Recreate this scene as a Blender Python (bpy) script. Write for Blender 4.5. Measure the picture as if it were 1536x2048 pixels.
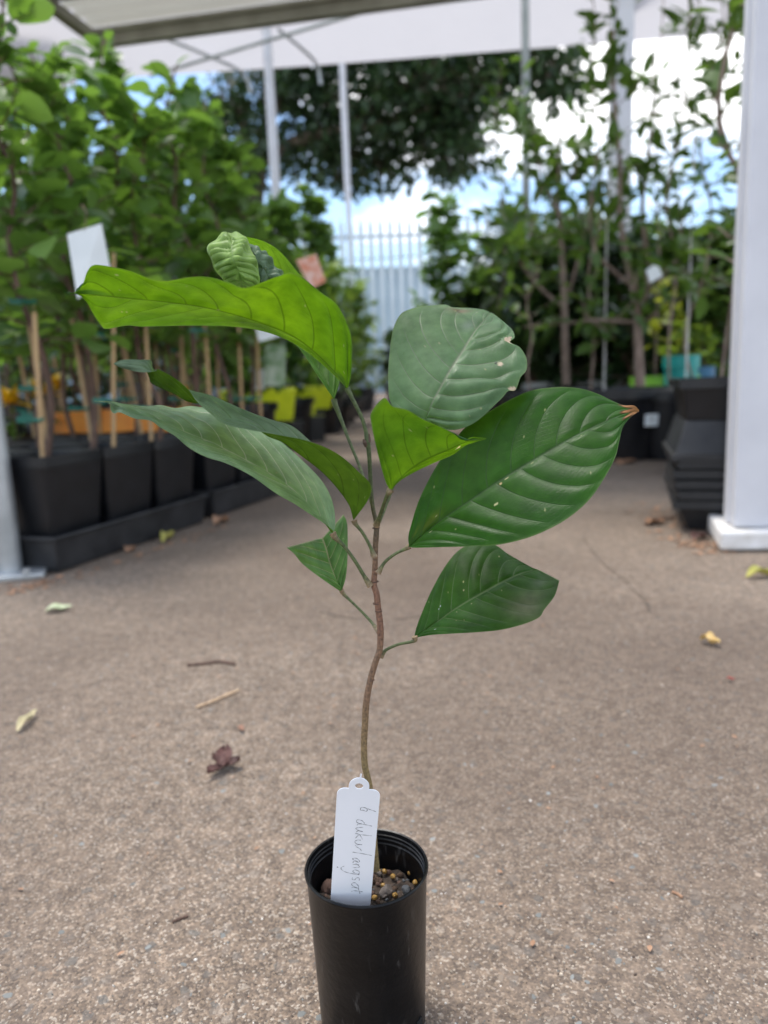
import bpy, math, random
import numpy as np
from mathutils import Vector, Matrix

# ------------------------------------------------------------------ camera, sky, sun, exposure
scene = bpy.context.scene
for o in list(bpy.data.objects):
    bpy.data.objects.remove(o)
PITCH, ROLL, FPX = math.radians(10), math.radians(2.2), 1500.0
CAM = np.array([0, 0, .398])
FWD = np.array([0, math.cos(PITCH), -math.sin(PITCH)])
_R0 = np.array([1.0, 0, 0]); _U0 = np.array([0, math.sin(PITCH), math.cos(PITCH)])
RGT = _R0 * math.cos(ROLL) - _U0 * math.sin(ROLL)
UPV = _U0 * math.cos(ROLL) + _R0 * math.sin(ROLL)
cd = bpy.data.cameras.new('camera'); cam = bpy.data.objects.new('camera', cd)
scene.collection.objects.link(cam); scene.camera = cam
cam.matrix_world = Matrix(((RGT[0], UPV[0], -FWD[0], CAM[0]), (RGT[1], UPV[1], -FWD[1], CAM[1]),
                           (RGT[2], UPV[2], -FWD[2], CAM[2]), (0, 0, 0, 1)))
cd.sensor_fit = 'VERTICAL'; cd.sensor_height = 34.6; cd.sensor_width = 25.95
cd.lens = FPX / 2048 * 34.6
cd.clip_start = .01; cd.clip_end = 400
cd.dof.use_dof = True; cd.dof.focus_distance = .405; cd.dof.aperture_fstop = 6.4; cd.dof.aperture_blades = 0

SUN_EL, SUN_AZ = math.radians(70), math.radians(-50)     # azimuth from +Y towards +X
world = bpy.data.worlds.new('World'); scene.world = world; world.use_nodes = True
wn, wl = world.node_tree.nodes, world.node_tree.links
wn.clear()
w_out = wn.new('ShaderNodeOutputWorld'); w_bg = wn.new('ShaderNodeBackground'); w_bg.inputs[1].default_value = .11
w_sky = wn.new('ShaderNodeTexSky'); w_sky.sky_type = 'NISHITA'; w_sky.sun_disc = False
w_sky.sun_elevation = SUN_EL; w_sky.sun_rotation = SUN_AZ; w_sky.dust_density = .3; w_sky.ozone_density = 2.0
w_tc = wn.new('ShaderNodeTexCoord'); w_map = wn.new('ShaderNodeMapping'); w_map.inputs['Scale'].default_value = (1, 1, 2.6)
w_map.inputs['Location'].default_value = (.35, .1, .42)
w_ns = wn.new('ShaderNodeTexNoise'); w_ns.inputs['Scale'].default_value = 2.6; w_ns.inputs['Detail'].default_value = 7
w_rp = wn.new('ShaderNodeValToRGB'); w_rp.color_ramp.elements[0].position = .472; w_rp.color_ramp.elements[1].position = .60
w_mx = wn.new('ShaderNodeMix'); w_mx.data_type = 'RGBA'; w_mx.inputs['B'].default_value = (10.2, 10.2, 10.3, 1)
wl.new(w_tc.outputs['Generated'], w_map.inputs[0]); wl.new(w_map.outputs[0], w_ns.inputs['Vector'])
wl.new(w_ns.outputs[0], w_rp.inputs[0]); wl.new(w_rp.outputs[0], w_mx.inputs['Factor'])
wl.new(w_sky.outputs[0], w_mx.inputs['A']); wl.new(w_mx.outputs['Result'], w_bg.inputs[0]); wl.new(w_bg.outputs[0], w_out.inputs[0])

sd = bpy.data.lights.new('sun', 'SUN'); sd.energy = 1.5; sd.angle = math.radians(18); sd.color = (1, .95, .87)
sun = bpy.data.objects.new('sun', sd); scene.collection.objects.link(sun)
sdir = Vector((math.cos(SUN_EL) * math.sin(SUN_AZ), math.cos(SUN_EL) * math.cos(SUN_AZ), math.sin(SUN_EL)))
sun.rotation_euler = sdir.to_track_quat('Z', 'Y').to_euler()
scene.view_settings.view_transform = 'Standard'; scene.view_settings.look = 'None'
scene.view_settings.exposure = 1.33; scene.view_settings.gamma = 1

# ------------------------------------------------------------------ helpers
def ray(u, v): return FWD + RGT * (u - 768) / FPX - UPV * (v - 1024) / FPX
def PY(u, v, y): d = ray(u, v); return CAM + d * (y / d[1])
def PZ(u, v, z=0.0): d = ray(u, v); return CAM + d * ((z - CAM[2]) / d[2])
COL = scene.collection
LOC = {}
def tag(o, label=None, cat=None, group=None, kind=None):
    if label: o['label'] = label
    if cat: o['category'] = cat
    if group: o['group'] = group
    if kind: o['kind'] = kind
    return o
def thing(name, label, cat, loc, group=None, rz=0):
    o = bpy.data.objects.new(name, None); COL.objects.link(o)
    o.location = loc; o.rotation_euler[2] = rz; o.empty_display_size = .05
    LOC[o] = np.array(loc, float)
    return tag(o, label, cat, group)

class MB:
    def __init__(s): s.v = []; s.f = []; s.n = 0
    def add(s, v, f):
        v = np.asarray(v, float); s.v.append(v); s.f += [tuple(i + s.n for i in q) for q in f]; s.n += len(v); return s
    def box(s, c, size, rz=0, rx=0, ry=0, taper=1.0):
        h = np.array(size) / 2
        q = np.array([(x * (taper if z < 0 else 1), y * (taper if z < 0 else 1), z) for z in (-1, 1) for x, y in ((-1, -1), (1, -1), (1, 1), (-1, 1))]) * h
        m = np.array(Matrix.Rotation(rz, 3, 'Z') @ Matrix.Rotation(ry, 3, 'Y') @ Matrix.Rotation(rx, 3, 'X'))
        return s.add(q @ m.T + np.array(c), [(3, 2, 1, 0), (4, 5, 6, 7), (0, 1, 5, 4), (1, 2, 6, 5), (2, 3, 7, 6), (3, 0, 4, 7)])
    def tube(s, pts, rad, n=8, cap=True):
        pts = np.asarray(pts, float); k = len(pts)
        rad = np.full(k, rad) if np.isscalar(rad) else np.asarray(rad, float)
        t = np.gradient(pts, axis=0); t /= np.linalg.norm(t, axis=1)[:, None] + 1e-12
        ref = np.array([0, 0, 1.0]) if abs(t[0][2]) < .9 else np.array([1.0, 0, 0])
        vs = []
        a = np.cross(ref, t[0]); a /= np.linalg.norm(a)
        an = np.arange(n) * 2 * math.pi / n
        for i in range(k):
            a = a - t[i] * (a @ t[i]); a /= np.linalg.norm(a) + 1e-12
            b = np.cross(t[i], a)
            vs.append(pts[i] + rad[i] * (np.cos(an)[:, None] * a + np.sin(an)[:, None] * b))
        f = [(i * n + j, i * n + (j + 1) % n, (i + 1) * n + (j + 1) % n, (i + 1) * n + j) for i in range(k - 1) for j in range(n)]
        if cap: f += [tuple(range(n))[::-1], tuple((k - 1) * n + j for j in range(n))]
        return s.add(np.concatenate(vs), f)
    def lathe(s, prof, c=(0, 0, 0), n=48, close=False, sq=0.0):
        an = np.arange(n) * 2 * math.pi / n; k = len(prof); vs = []
        for r, z in prof: vs.append(np.stack([r * np.cos(an), r * np.sin(an), np.full(n, z)], 1))
        f = [(i * n + j, i * n + (j + 1) % n, (i + 1) * n + (j + 1) % n, (i + 1) * n + j) for i in range(k - 1) for j in range(n)]
        if close: f.append(tuple((k - 1) * n + j for j in range(n)))
        return s.add(np.concatenate(vs) + np.array(c), f)
    def sqloft(s, prof, cr=.12, n=4):
        """rounded square cross-sections (half width, z)"""
        ring = []
        for q in range(4):
            for k in range(n + 1):
                a = math.pi / 2 * (q + k / n)
                cx, cy = ((1, 1), (-1, 1), (-1, -1), (1, -1))[q]
                ring.append((cx * (1 - cr) + cr * math.cos(a), cy * (1 - cr) + cr * math.sin(a)))
        ring = np.array(ring); m = len(ring)
        vs = [np.concatenate([ring * h, np.full((m, 1), z)], 1) for h, z in prof]
        f = [(i * m + j, i * m + (j + 1) % m, (i + 1) * m + (j + 1) % m, (i + 1) * m + j) for i in range(len(prof) - 1) for j in range(m)]
        f.append(tuple((len(prof) - 1) * m + j for j in range(m)))
        return s.add(np.concatenate(vs), f)
    def mesh(s, name, mat=None, off=(0, 0, 0), smooth=True):
        me = bpy.data.meshes.new(name)
        v = np.concatenate(s.v) - np.array(off)
        me.from_pydata(v.tolist(), [], s.f)
        if smooth:
            me.polygons.foreach_set('use_smooth', [True] * len(me.polygons))
            try: me.set_sharp_from_angle(angle=math.radians(38))
            except Exception: pass
        if mat: me.materials.append(mat)
        return me
    def obj(s, name, mat, parent=None, smooth=True):
        off = LOC[parent] if parent is not None else (0, 0, 0)
        o = bpy.data.objects.new(name, s.mesh(name, mat, off, smooth)); COL.objects.link(o)
        if parent is not None: o.parent = parent; LOC[o] = LOC[parent]
        else: LOC[o] = np.zeros(3)
        return o
def inst(name, me, parent=None, loc=None, rz=0, scale=None):
    o = bpy.data.objects.new(name, me); COL.objects.link(o)
    if parent is not None: o.parent = parent; LOC[o] = LOC[parent]
    if loc is not None: o.location = loc
    o.rotation_euler[2] = rz
    if scale: o.scale = scale
    return o

def catmull(pts, n, arc=True, even=False):
    p = np.asarray(pts, float)
    if len(p) == 2: t = np.linspace(0, 1, n)[:, None]; return p[0] * (1 - t) + p[1] * t
    d = np.concatenate([[0], np.cumsum(np.linalg.norm(np.diff(p[:, :2] if arc else p, axis=0), axis=1) ** .9 + 1e-6)])
    d /= d[-1]
    if even: d = np.linspace(0, 1, len(p))
    e = np.concatenate([[2 * p[0] - p[1]], p, [2 * p[-1] - p[-2]]])
    out = []
    for x in np.linspace(0, 1, n):
        i = min(max(np.searchsorted(d, x) - 1, 0), len(p) - 2)
        t = (x - d[i]) / (d[i + 1] - d[i])
        a, b, c, q = e[i], e[i + 1], e[i + 2], e[i + 3]
        out.append(.5 * (2 * b + (c - a) * t + (2 * a - 5 * b + 4 * c - q) * t * t + (3 * b - a - 3 * c + q) * t ** 3))
    return np.array(out)

# ------------------------------------------------------------------ materials
def new_mat(name):
    m = bpy.data.materials.new(name); m.use_nodes = True
    nt = m.node_tree; nt.nodes.clear()
    out = nt.nodes.new('ShaderNodeOutputMaterial'); b = nt.nodes.new('ShaderNodeBsdfPrincipled')
    nt.links.new(b.outputs[0], out.inputs[0])
    return m, nt, b, out
def mat(name, c1, c2=None, scale=30, rough=.6, bump=0.0, bscale=None, metal=0, spec=.5, detail=4, emit=None, stretch=None):
    m, nt, b, out = new_mat(name)
    b.inputs['Roughness'].default_value = rough; b.inputs['Metallic'].default_value = metal; b.inputs['Specular IOR Level'].default_value = spec
    c2 = c2 or tuple(min(1, x * 1.25) for x in c1)
    tc = nt.nodes.new('ShaderNodeTexCoord'); ns = nt.nodes.new('ShaderNodeTexNoise')
    ns.inputs['Scale'].default_value = scale; ns.inputs['Detail'].default_value = detail
    vec = tc.outputs['Object']
    if stretch:
        mp = nt.nodes.new('ShaderNodeMapping'); mp.inputs['Scale'].default_value = stretch; nt.links.new(vec, mp.inputs[0]); vec = mp.outputs[0]
    nt.links.new(vec, ns.inputs['Vector'])
    rp = nt.nodes.new('ShaderNodeValToRGB'); rp.color_ramp.elements[0].position = .35; rp.color_ramp.elements[1].position = .68
    rp.color_ramp.elements[0].color = (*c1, 1); rp.color_ramp.elements[1].color = (*c2, 1)
    nt.links.new(ns.outputs[0], rp.inputs[0]); nt.links.new(rp.outputs[0], b.inputs['Base Color'])
    if bump:
        n2 = nt.nodes.new('ShaderNodeTexNoise'); n2.inputs['Scale'].default_value = bscale or scale * 3; n2.inputs['Detail'].default_value = 5
        nt.links.new(vec, n2.inputs['Vector'])
        bp = nt.nodes.new('ShaderNodeBump'); bp.inputs['Strength'].default_value = bump; bp.inputs['Distance'].default_value = .002
        nt.links.new(n2.outputs[0], bp.inputs['Height']); nt.links.new(bp.outputs[0], b.inputs['Normal'])
    return m
def attr_mat(name, attr='Col', rough=.6, spec=.4, bump=0.0):
    m, nt, b, out = new_mat(name)
    a = nt.nodes.new('ShaderNodeAttribute'); a.attribute_name = attr
    nt.links.new(a.outputs['Color'], b.inputs['Base Color']); b.inputs['Roughness'].default_value = rough; b.inputs['Specular IOR Level'].default_value = spec
    return m
def leaf_mat(name, c1, c2, trans, tw=.35, rough=.42, spec=.45, var='Col'):
    """foliage: per leaf tint in a vertex attribute, some light through the blade"""
    m, nt, b, out = new_mat(name)
    a = nt.nodes.new('ShaderNodeAttribute'); a.attribute_name = 'tint'
    mx = nt.nodes.new('ShaderNodeMix'); mx.data_type = 'RGBA'
    mx.inputs['A'].default_value = (*c1, 1); mx.inputs['B'].default_value = (*c2, 1)
    nt.links.new(a.outputs['Fac'], mx.inputs['Factor']); nt.links.new(mx.outputs['Result'], b.inputs['Base Color'])
    b.inputs['Roughness'].default_value = rough; b.inputs['Specular IOR Level'].default_value = spec
    tr = nt.nodes.new('ShaderNodeBsdfTranslucent'); tr.inputs[0].default_value = (*trans, 1)
    ms = nt.nodes.new('ShaderNodeMixShader'); ms.inputs[0].default_value = tw
    nt.links.new(b.outputs[0], ms.inputs[1]); nt.links.new(tr.outputs[0], ms.inputs[2]); nt.links.new(ms.outputs[0], out.inputs[0])
    return m
def sheet_mat(name, col, trans, tw, rough=.5):
    m, nt, b, out = new_mat(name)
    tc = nt.nodes.new('ShaderNodeTexCoord'); ns = nt.nodes.new('ShaderNodeTexNoise'); ns.inputs['Scale'].default_value = 3; ns.inputs['Detail'].default_value = 6
    nt.links.new(tc.outputs['Object'], ns.inputs['Vector'])
    rp = nt.nodes.new('ShaderNodeValToRGB'); rp.color_ramp.elements[0].position = .3; rp.color_ramp.elements[1].position = .65
    rp.color_ramp.elements[0].color = (*[x * .86 for x in col], 1); rp.color_ramp.elements[1].color = (*col, 1)
    nt.links.new(ns.outputs[0], rp.inputs[0]); nt.links.new(rp.outputs[0], b.inputs['Base Color'])
    b.inputs['Roughness'].default_value = rough
    tr = nt.nodes.new('ShaderNodeBsdfTranslucent'); tr.inputs[0].default_value = (*trans, 1)
    ms = nt.nodes.new('ShaderNodeMixShader'); ms.inputs[0].default_value = tw
    nt.links.new(b.outputs[0], ms.inputs[1]); nt.links.new(tr.outputs[0], ms.inputs[2]); nt.links.new(ms.outputs[0], out.inputs[0])
    return m

M = {}
M['black'] = mat('black_plastic', (.004, .0045, .006), (.009, .0095, .012), 18, .36, .15, 60, spec=.45)
M['black_dusty'] = mat('black_plastic_dusty', (.012, .0125, .014), (.032, .032, .034), 14, .5, .15, 60, spec=.4)
M['soil'] = mat('potting_soil', (.02, .014, .01), (.06, .04, .028), 90, .95, .8, 200)
M['steel'] = mat('galvanised_steel', (.34, .36, .37), (.5, .52, .53), 12, .42, .1, 40, metal=.6)
M['white_paint'] = mat('white_paint', (.58, .58, .61), (.66, .66, .69), 6, .45, .08, 120)
M['white_base'] = mat('white_paint_worn', (.58, .55, .51), (.78, .77, .76), 22, .55, .25, 80)
M['grey_paint'] = mat('grey_paint', (.26, .28, .26), (.36, .38, .36), 9, .5)
M['beam'] = mat('olive_grey_beam', (.23, .23, .19), (.32, .32, .27), 7, .5)
M['bamboo'] = mat('bamboo_cane', (.36, .22, .10), (.55, .38, .19), 14, .55, .2, 60, stretch=(1, 1, .15))
M['stem_brown'] = mat('brown_bark', (.07, .04, .028), (.17, .10, .07), 60, .8, .4, 160, stretch=(1, 1, .3))
M['stem_pink'] = mat('pinkish_bark', (.16, .11, .085), (.32, .24, .19), 40, .85, .5, 120, stretch=(1, 1, .3))
M['bark'] = mat('dark_tree_bark', (.10, .075, .055), (.24, .19, .14), 6, .9, .7, 20, stretch=(1, 1, .4))
M['tie'] = mat('green_tie_tape', (.01, .12, .085), (.015, .17, .12), 30, .5)
M['tag_white'] = mat('white_card', (.66, .70, .70), (.74, .78, .78), 14, .4)
M['tag_orange'] = mat('orange_print_card', (.62, .16, .05), (.75, .55, .48), 40, .4)
M['tag_green'] = mat('green_print_card', (.14, .28, .10), (.55, .62, .5), 22, .4)
M['orange'] = mat('orange_plastic', (.78, .25, .02), (.85, .31, .03), 12, .45)
M['lime'] = mat('lime_plastic', (.58, .66, .01), (.70, .76, .02), 12, .4)
M['yellow'] = mat('yellow_petal', (.70, .42, .01), (.82, .55, .02), 30, .5)
M['teal'] = mat('teal_plastic', (.0, .25, .22), (.01, .32, .30), 12, .4)
M['green_plastic'] = mat('green_plastic', (.16, .42, .03), (.25, .55, .05), 12, .4)
M['blue'] = mat('blue_plastic', (.01, .10, .22), (.02, .16, .3), 12, .4)
M['concrete_white'] = mat('pale_concrete', (.42, .43, .42), (.58, .6, .58), 6, .8, .3, 40)
M['fence'] = mat('white_fence_paint', (.62, .70, .74), (.74, .81, .85), 5, .45)
M['shed'] = mat('pale_blue_metal', (.38, .52, .62), (.48, .62, .70), 2, .5)
M['shed_roof'] = mat('blue_roof_metal', (.30, .52, .66), (.38, .6, .72), 2, .4)
M['fabric'] = sheet_mat('white_canopy_fabric', (.56, .55, .55), (.60, .58, .60), .5)
M['corrugated'] = sheet_mat('grey_corrugated_sheet', (.52, .51, .47), (.5, .49, .44), .35)
M['lf_shrub'] = leaf_mat('shrub_leaf', (.028, .075, .018), (.18, .30, .075), (.22, .40, .045), .38, .36, .5)
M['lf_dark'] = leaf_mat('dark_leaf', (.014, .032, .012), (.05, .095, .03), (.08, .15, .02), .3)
M['lf_mid'] = leaf_mat('mid_green_leaf', (.028, .07, .016), (.10, .18, .04), (.16, .28, .03), .36)
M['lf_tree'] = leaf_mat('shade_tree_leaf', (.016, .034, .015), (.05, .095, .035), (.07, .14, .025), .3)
M['lf_light'] = leaf_mat('light_leaf', (.07, .15, .02), (.22, .32, .05), (.3, .42, .04), .4)
M['lf_yellow'] = leaf_mat('yellow_green_leaf', (.22, .30, .02), (.42, .46, .05), (.45, .5, .04), .4)

# ground: weathered exposed-aggregate pavement
def ground_mat():
    m, nt, b, out = new_mat('weathered_pavement')
    N = nt.nodes.new; L = nt.links.new
    tc = N('ShaderNodeTexCoord')
    def vor(sc, rnd=1.0, feat='F1'):
        v = N('ShaderNodeTexVoronoi'); v.inputs['Scale'].default_value = sc; v.feature = feat; v.inputs['Randomness'].default_value = rnd
        L(tc.outputs['Object'], v.inputs['Vector']); return v
    def noise(sc, d=4):
        v = N('ShaderNodeTexNoise'); v.inputs['Scale'].default_value = sc; v.inputs['Detail'].default_value = d
        L(tc.outputs['Object'], v.inputs['Vector']); return v
    def ramp(src, stops):
        r = N('ShaderNodeValToRGB'); e = r.color_ramp.elements
        while len(e) < len(stops): e.new(.5)
        for k, (p, c) in enumerate(stops): e[k].position = p; e[k].color = (*c, 1) if len(c) == 3 else c
        L(src, r.inputs[0]); return r.outputs[0]
    def mix(f, a, bb, mode='MIX'):
        x = N('ShaderNodeMix'); x.data_type = 'RGBA'; x.blend_type = mode
        for s, k in ((f, 'Factor'), (a, 'A'), (bb, 'B')):
            if isinstance(s, (int, float)): x.inputs[k].default_value = s
            elif isinstance(s, tuple): x.inputs[k].default_value = (*s, 1)
            else: L(s, x.inputs[k])
        return x.outputs['Result']
    big = noise(2.3, 5); mid = noise(14, 5); fine = noise(260, 4)
    base = ramp(big.outputs[0], [(.3, (.142, .104, .075)), (.5, (.245, .184, .137)), (.72, (.32, .25, .19))])
    base = mix(.45, base, ramp(mid.outputs[0], [(.3, (.55, .54, .53)), (.7, (1.25, 1.25, 1.25))]), 'MULTIPLY')
    mot = noise(62, 5); base = mix(.85, base, ramp(mot.outputs[0], [(.36, (.5, .48, .46)), (.5, (.95, .95, .95)), (.64, (1.5, 1.48, 1.45))]), 'MULTIPLY')
    grit = vor(560); gr = N('ShaderNodeSeparateColor'); L(grit.outputs['Color'], gr.inputs[0])
    gcol = ramp(gr.outputs[0], [(0, (.05, .04, .034)), (.3, (.14, .11, .09)), (.62, (.20, .144, .10)), (.86, (.40, .305, .22)), (1, (.62, .55, .46))])
    base = mix(.55, base, gcol)
    g2 = vor(170); g2c = N('ShaderNodeSeparateColor'); L(g2.outputs['Color'], g2c.inputs[0])
    base = mix(ramp(g2c.outputs[1], [(.9, (0, 0, 0)), (.94, (.6, .6, .6))]), base, ramp(g2c.outputs[0], [(0, (.12, .125, .12)), (.6, (.2, .16, .13)), (1, (.36, .3, .24))]))
    base = mix(ramp(fine.outputs[0], [(.35, (.35, .35, .35)), (.6, (0, 0, 0))]), base, (.06, .048, .04))
    # darker drift of fine dirt
    dirt = noise(1.1, 6)
    base = mix(ramp(dirt.outputs[0], [(.42, (0, 0, 0)), (.62, (.75, .75, .75))]), base, (.085, .060, .045))
    L(base, b.inputs['Base Color']); b.inputs['Roughness'].default_value = .82; b.inputs['Specular IOR Level'].default_value = .3
    bp = N('ShaderNodeBump'); bp.inputs['Strength'].default_value = .7; bp.inputs['Distance'].default_value = .0012
    hm = N('ShaderNodeMath'); hm.operation = 'SUBTRACT'; L(fine.outputs[0], hm.inputs[0]); L(grit.outputs['Distance'], hm.inputs[1])
    L(hm.outputs[0], bp.inputs['Height']); L(bp.outputs[0], b.inputs['Normal'])
    return m
M['ground'] = ground_mat()

# ------------------------------------------------------------------ the setting
rng = np.random.default_rng(7)
g = MB().add([(-120, -60, 0), (120, -60, 0), (120, 200, 0), (-120, 200, 0)], [(0, 1, 2, 3)]).obj('ground', M['ground'])
tag(g, 'brown weathered aggregate pavement between the plant rows', kind='structure')

def colour_attr(me, cols, name='Col'):
    a = me.color_attributes.new(name, 'FLOAT_COLOR', 'POINT')
    c = np.ones((len(cols), 4), np.float32); c[:, :3] = cols
    a.data.foreach_set('color', c.ravel())
def aggregate():
    vs, fs, cs = [], [], []; n0 = 0
    pal = [((.46, .385, .30), .34), ((.30, .235, .18), .22), ((.135, .138, .13), .14), ((.20, .205, .19), .08), ((.08, .056, .044), .16), ((.34, .21, .14), .03), ((.62, .58, .52), .06)]
    pc = np.array([p for p, _ in pal]); pw = np.array([w for _, w in pal]); pw /= pw.sum()
    k = 7
    for i in range(26000):
        y = .22 + 1.35 * rng.random() ** 1.7; x = (rng.random() - .5) * (.42 + y * 1.12)
        big = rng.random() < .02
        r = rng.uniform(.0022, .0048) if big else rng.uniform(.0004, .0011) * (1 + .5 * (rng.random() < .15))
        col = pc[rng.choice(len(pc), p=pw)] if not big else (pc[2] * rng.uniform(1, 1.7) if rng.random() < .8 else pc[1])
        col = col * rng.uniform(.75, 1.2)
        el = rng.uniform(.45, 1); th = rng.uniform(0, 6.28); a = np.arange(k) * 2 * math.pi / k + rng.uniform(0, .5, k)
        rr = r * rng.uniform(.7, 1.15, k)
        px = np.cos(a) * rr; py = np.sin(a) * rr * el
        X = px * math.cos(th) - py * math.sin(th) + x; Y = px * math.sin(th) + py * math.cos(th) + y
        h = .00025 if big else r * rng.uniform(.25, .6)
        ring = np.stack([X, Y, np.full(k, -.0004)], 1)
        top = np.stack([x + (X - x) * .62, y + (Y - y) * .62, np.full(k, h)], 1)
        vs += [ring, top]; cs.append(np.tile(col, (2 * k, 1)))
        fs += [(n0 + j, n0 + (j + 1) % k, n0 + k + (j + 1) % k, n0 + k + j) for j in range(k)] + [tuple(n0 + k + j for j in range(k))]
        n0 += 2 * k
    b = MB(); b.v = vs; b.f = fs
    o = b.obj('pavement_aggregate', attr_mat('aggregate_stone', rough=.7, spec=.3), smooth=False)
    colour_attr(o.data, np.concatenate(cs))
    tag(o, 'fine pale and blue grey stones set in the pavement', 'gravel', kind='stuff')
aggregate()

# hairline cracks in the pavement
mcr = mat('crack_dirt', (.06, .045, .034), (.10, .076, .058), 60, .95)
for k, pts in enumerate(([(1165, 1075), (1200, 1120), (1235, 1150), (1285, 1198), (1300, 1225)], [(640, 1225), (700, 1236), (790, 1240), (880, 1228)])):
    P = catmull([PZ(u, v) for u, v in pts], 40, False) + np.concatenate([rng.normal(0, .0016, (40, 2)), np.full((40, 1), .0009)], 1)
    t_ = np.gradient(P, axis=0); t_ /= np.linalg.norm(t_, axis=1)[:, None]; sd_ = np.stack([-t_[:, 1], t_[:, 0], 0 * t_[:, 0]], 1)
    w_ = (np.abs(rng.normal(.0010, .0008, 40)) + .0002)[:, None]
    MB().add(np.concatenate([P - sd_ * w_, P + sd_ * w_]), [(i, i + 1, 41 + i, 40 + i) for i in range(39)]).obj('crack', mcr, g)

# far fence: every picket a part
FY = 12.0
fence = thing('picket_fence', 'tall white picket fence at the end of the aisle', 'fence', (.1, FY, 0))
pk = MB().box((0, 0, 1.45), (.085, .02, 2.5)); pk.add([(-.0425, -.01, 2.7), (.0425, -.01, 2.7), (.0425, .01, 2.7), (-.0425, .01, 2.7), (0, -.01, 2.85), (0, .01, 2.85)],
    [(0, 1, 4), (3, 5, 2), (0, 4, 5, 3), (1, 2, 5, 4)])
pkm = pk.mesh('picket', M['fence'], smooth=False)
for i in range(44): inst('picket', pkm, fence, (-3.1 + i * .148, 0, 0))
for z in (.5, 2.56): MB().box((.18, FY + .035, z), (6.5, .04, .05)).obj('rail', M['grey_paint'], fence, False)
for x in (-2.8, -1.2, .9, 3.2): MB().box((x, FY + .09, 1.3), (.065, .065, 2.6)).obj('post', M['fence'], fence, False)
# pale shed beyond
sx = thing('metal_shed', 'pale blue metal shed beyond the picket fence', 'shed', (1, 24, 0))
MB().box((1, 26, 1.9), (26, 4, 3.8)).obj('wall', M['shed'], sx, False)
b = MB()
xs = np.arange(-12.4, 14.5, .19)
for i, x in enumerate(xs): b.box((x, 23.98, 1.9), (.07, .03, 3.78))
b.obj('wall_rib', M['shed'], sx, False)
b = MB().add([(-12.6, 23.6, 3.85), (14.6, 23.6, 4.25), (14.6, 28.3, 5.45), (-12.6, 28.3, 5.05), (-12.6, 23.6, 3.79), (14.6, 23.6, 4.19), (14.6, 28.3, 5.39), (-12.6, 28.3, 4.99)],
             [(0, 1, 2, 3), (7, 6, 5, 4), (0, 4, 5, 1), (1, 5, 6, 2), (2, 6, 7, 3), (3, 7, 4, 0)])
b.obj('roof', M['shed_roof'], sx, False)

# ------------------------------------------------------------------ canopy, awning, posts
TH = math.radians(19)
A_ = np.array([math.sin(TH), math.cos(TH), 0]); B_ = np.array([-math.cos(TH), math.sin(TH), 0])   # along the trays / away to the left
ZB = 2.2
c0 = PZ(196, 84, ZB); b0 = PZ(760, 8, ZB)
d_beam = (b0 - c0) / np.linalg.norm(b0 - c0)
l0 = PZ(60, 0, ZB); d_left = (l0 - c0) / np.linalg.norm(l0 - c0)
aw = thing('awning', 'grey corrugated awning edged by an olive beam at the top', 'awning', (c0[0], c0[1], ZB))
def beam(p, q, w, h, mt, name, parent):
    p = np.array(p); q = np.array(q); d = (q - p) / np.linalg.norm(q - p); s = np.cross(d, (0, 0, 1)); s /= np.linalg.norm(s); u = np.cross(s, d)
    vs = [e + s * a * w / 2 + u * c * h / 2 for e in (p, q) for a, c in ((-1, -1), (1, -1), (1, 1), (-1, 1))]
    return MB().add(vs, [(0, 1, 2, 3), (7, 6, 5, 4), (0, 4, 5, 1), (1, 5, 6, 2), (2, 6, 7, 3), (3, 7, 4, 0)]).obj(name, mt, parent, False)
beam(c0, c0 + d_beam * 4.6, .045, .055, M['beam'], 'front_beam', aw)
beam(c0 - d_left * .02 + (0, 0, .002), c0 + d_left * 2.6 + (0, 0, .24), .05, .05, M['beam'], 'side_beam', aw)
b = MB(); n = 150; vs = []
for i in range(n):
    d = .03 + i * .008
    z = .055 + .1 * d + .018 * math.sin(d * 2 * math.pi / .085)
    q = c0 + d_left * d; vs += [q + (0, 0, z), q + d_beam * (4.6 - .01 * d) + (0, 0, z)]
b.add(vs, [(2 * i, 2 * i + 1, 2 * i + 3, 2 * i + 2) for i in range(n - 1)]).obj('corrugated_sheet', M['corrugated'], aw)
for k in range(3): beam(c0 + d_left * (.05 + .3 * k) + d_beam * .02 + (0, 0, .028 + .03 * k), c0 + d_left * (.05 + .3 * k) + d_beam * 4.5 + (0, 0, .028 + .03 * k), .03, .02, M['beam'], 'batten', aw)

mq = thing('marquee_canopy', 'white fabric marquee canopy on thin grey rafters behind the awning', 'canopy', tuple(PZ(640, 130, 2.6)))
ZE = 2.6
e1 = PZ(300, 152, ZE); e2 = PZ(640, 130, ZE); e3 = PZ(1215, 86, ZE); e4 = PZ(1600, 60, ZE)
rise = np.array([-.12, -.75, .42]); g1, g2 = 26, 10
edge = catmull([PZ(-250, 190, ZE), e1, e2, e3, e4], g1)
vs = []
for i, e in enumerate(edge):
    for j in range(g2):
        t = j / (g2 - 1); vs.append(e + rise * t - np.array([0, 0, .05 * math.sin(math.pi * t) + .012 * math.sin(i * 1.3) * t]))
for i, e in enumerate(edge): pass
b = MB().add(vs, [(i * g2 + j, (i + 1) * g2 + j, (i + 1) * g2 + j + 1, i * g2 + j + 1) for i in range(g1 - 1) for j in range(g2 - 1)])
b.obj('fabric', M['fabric'], mq)
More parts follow.
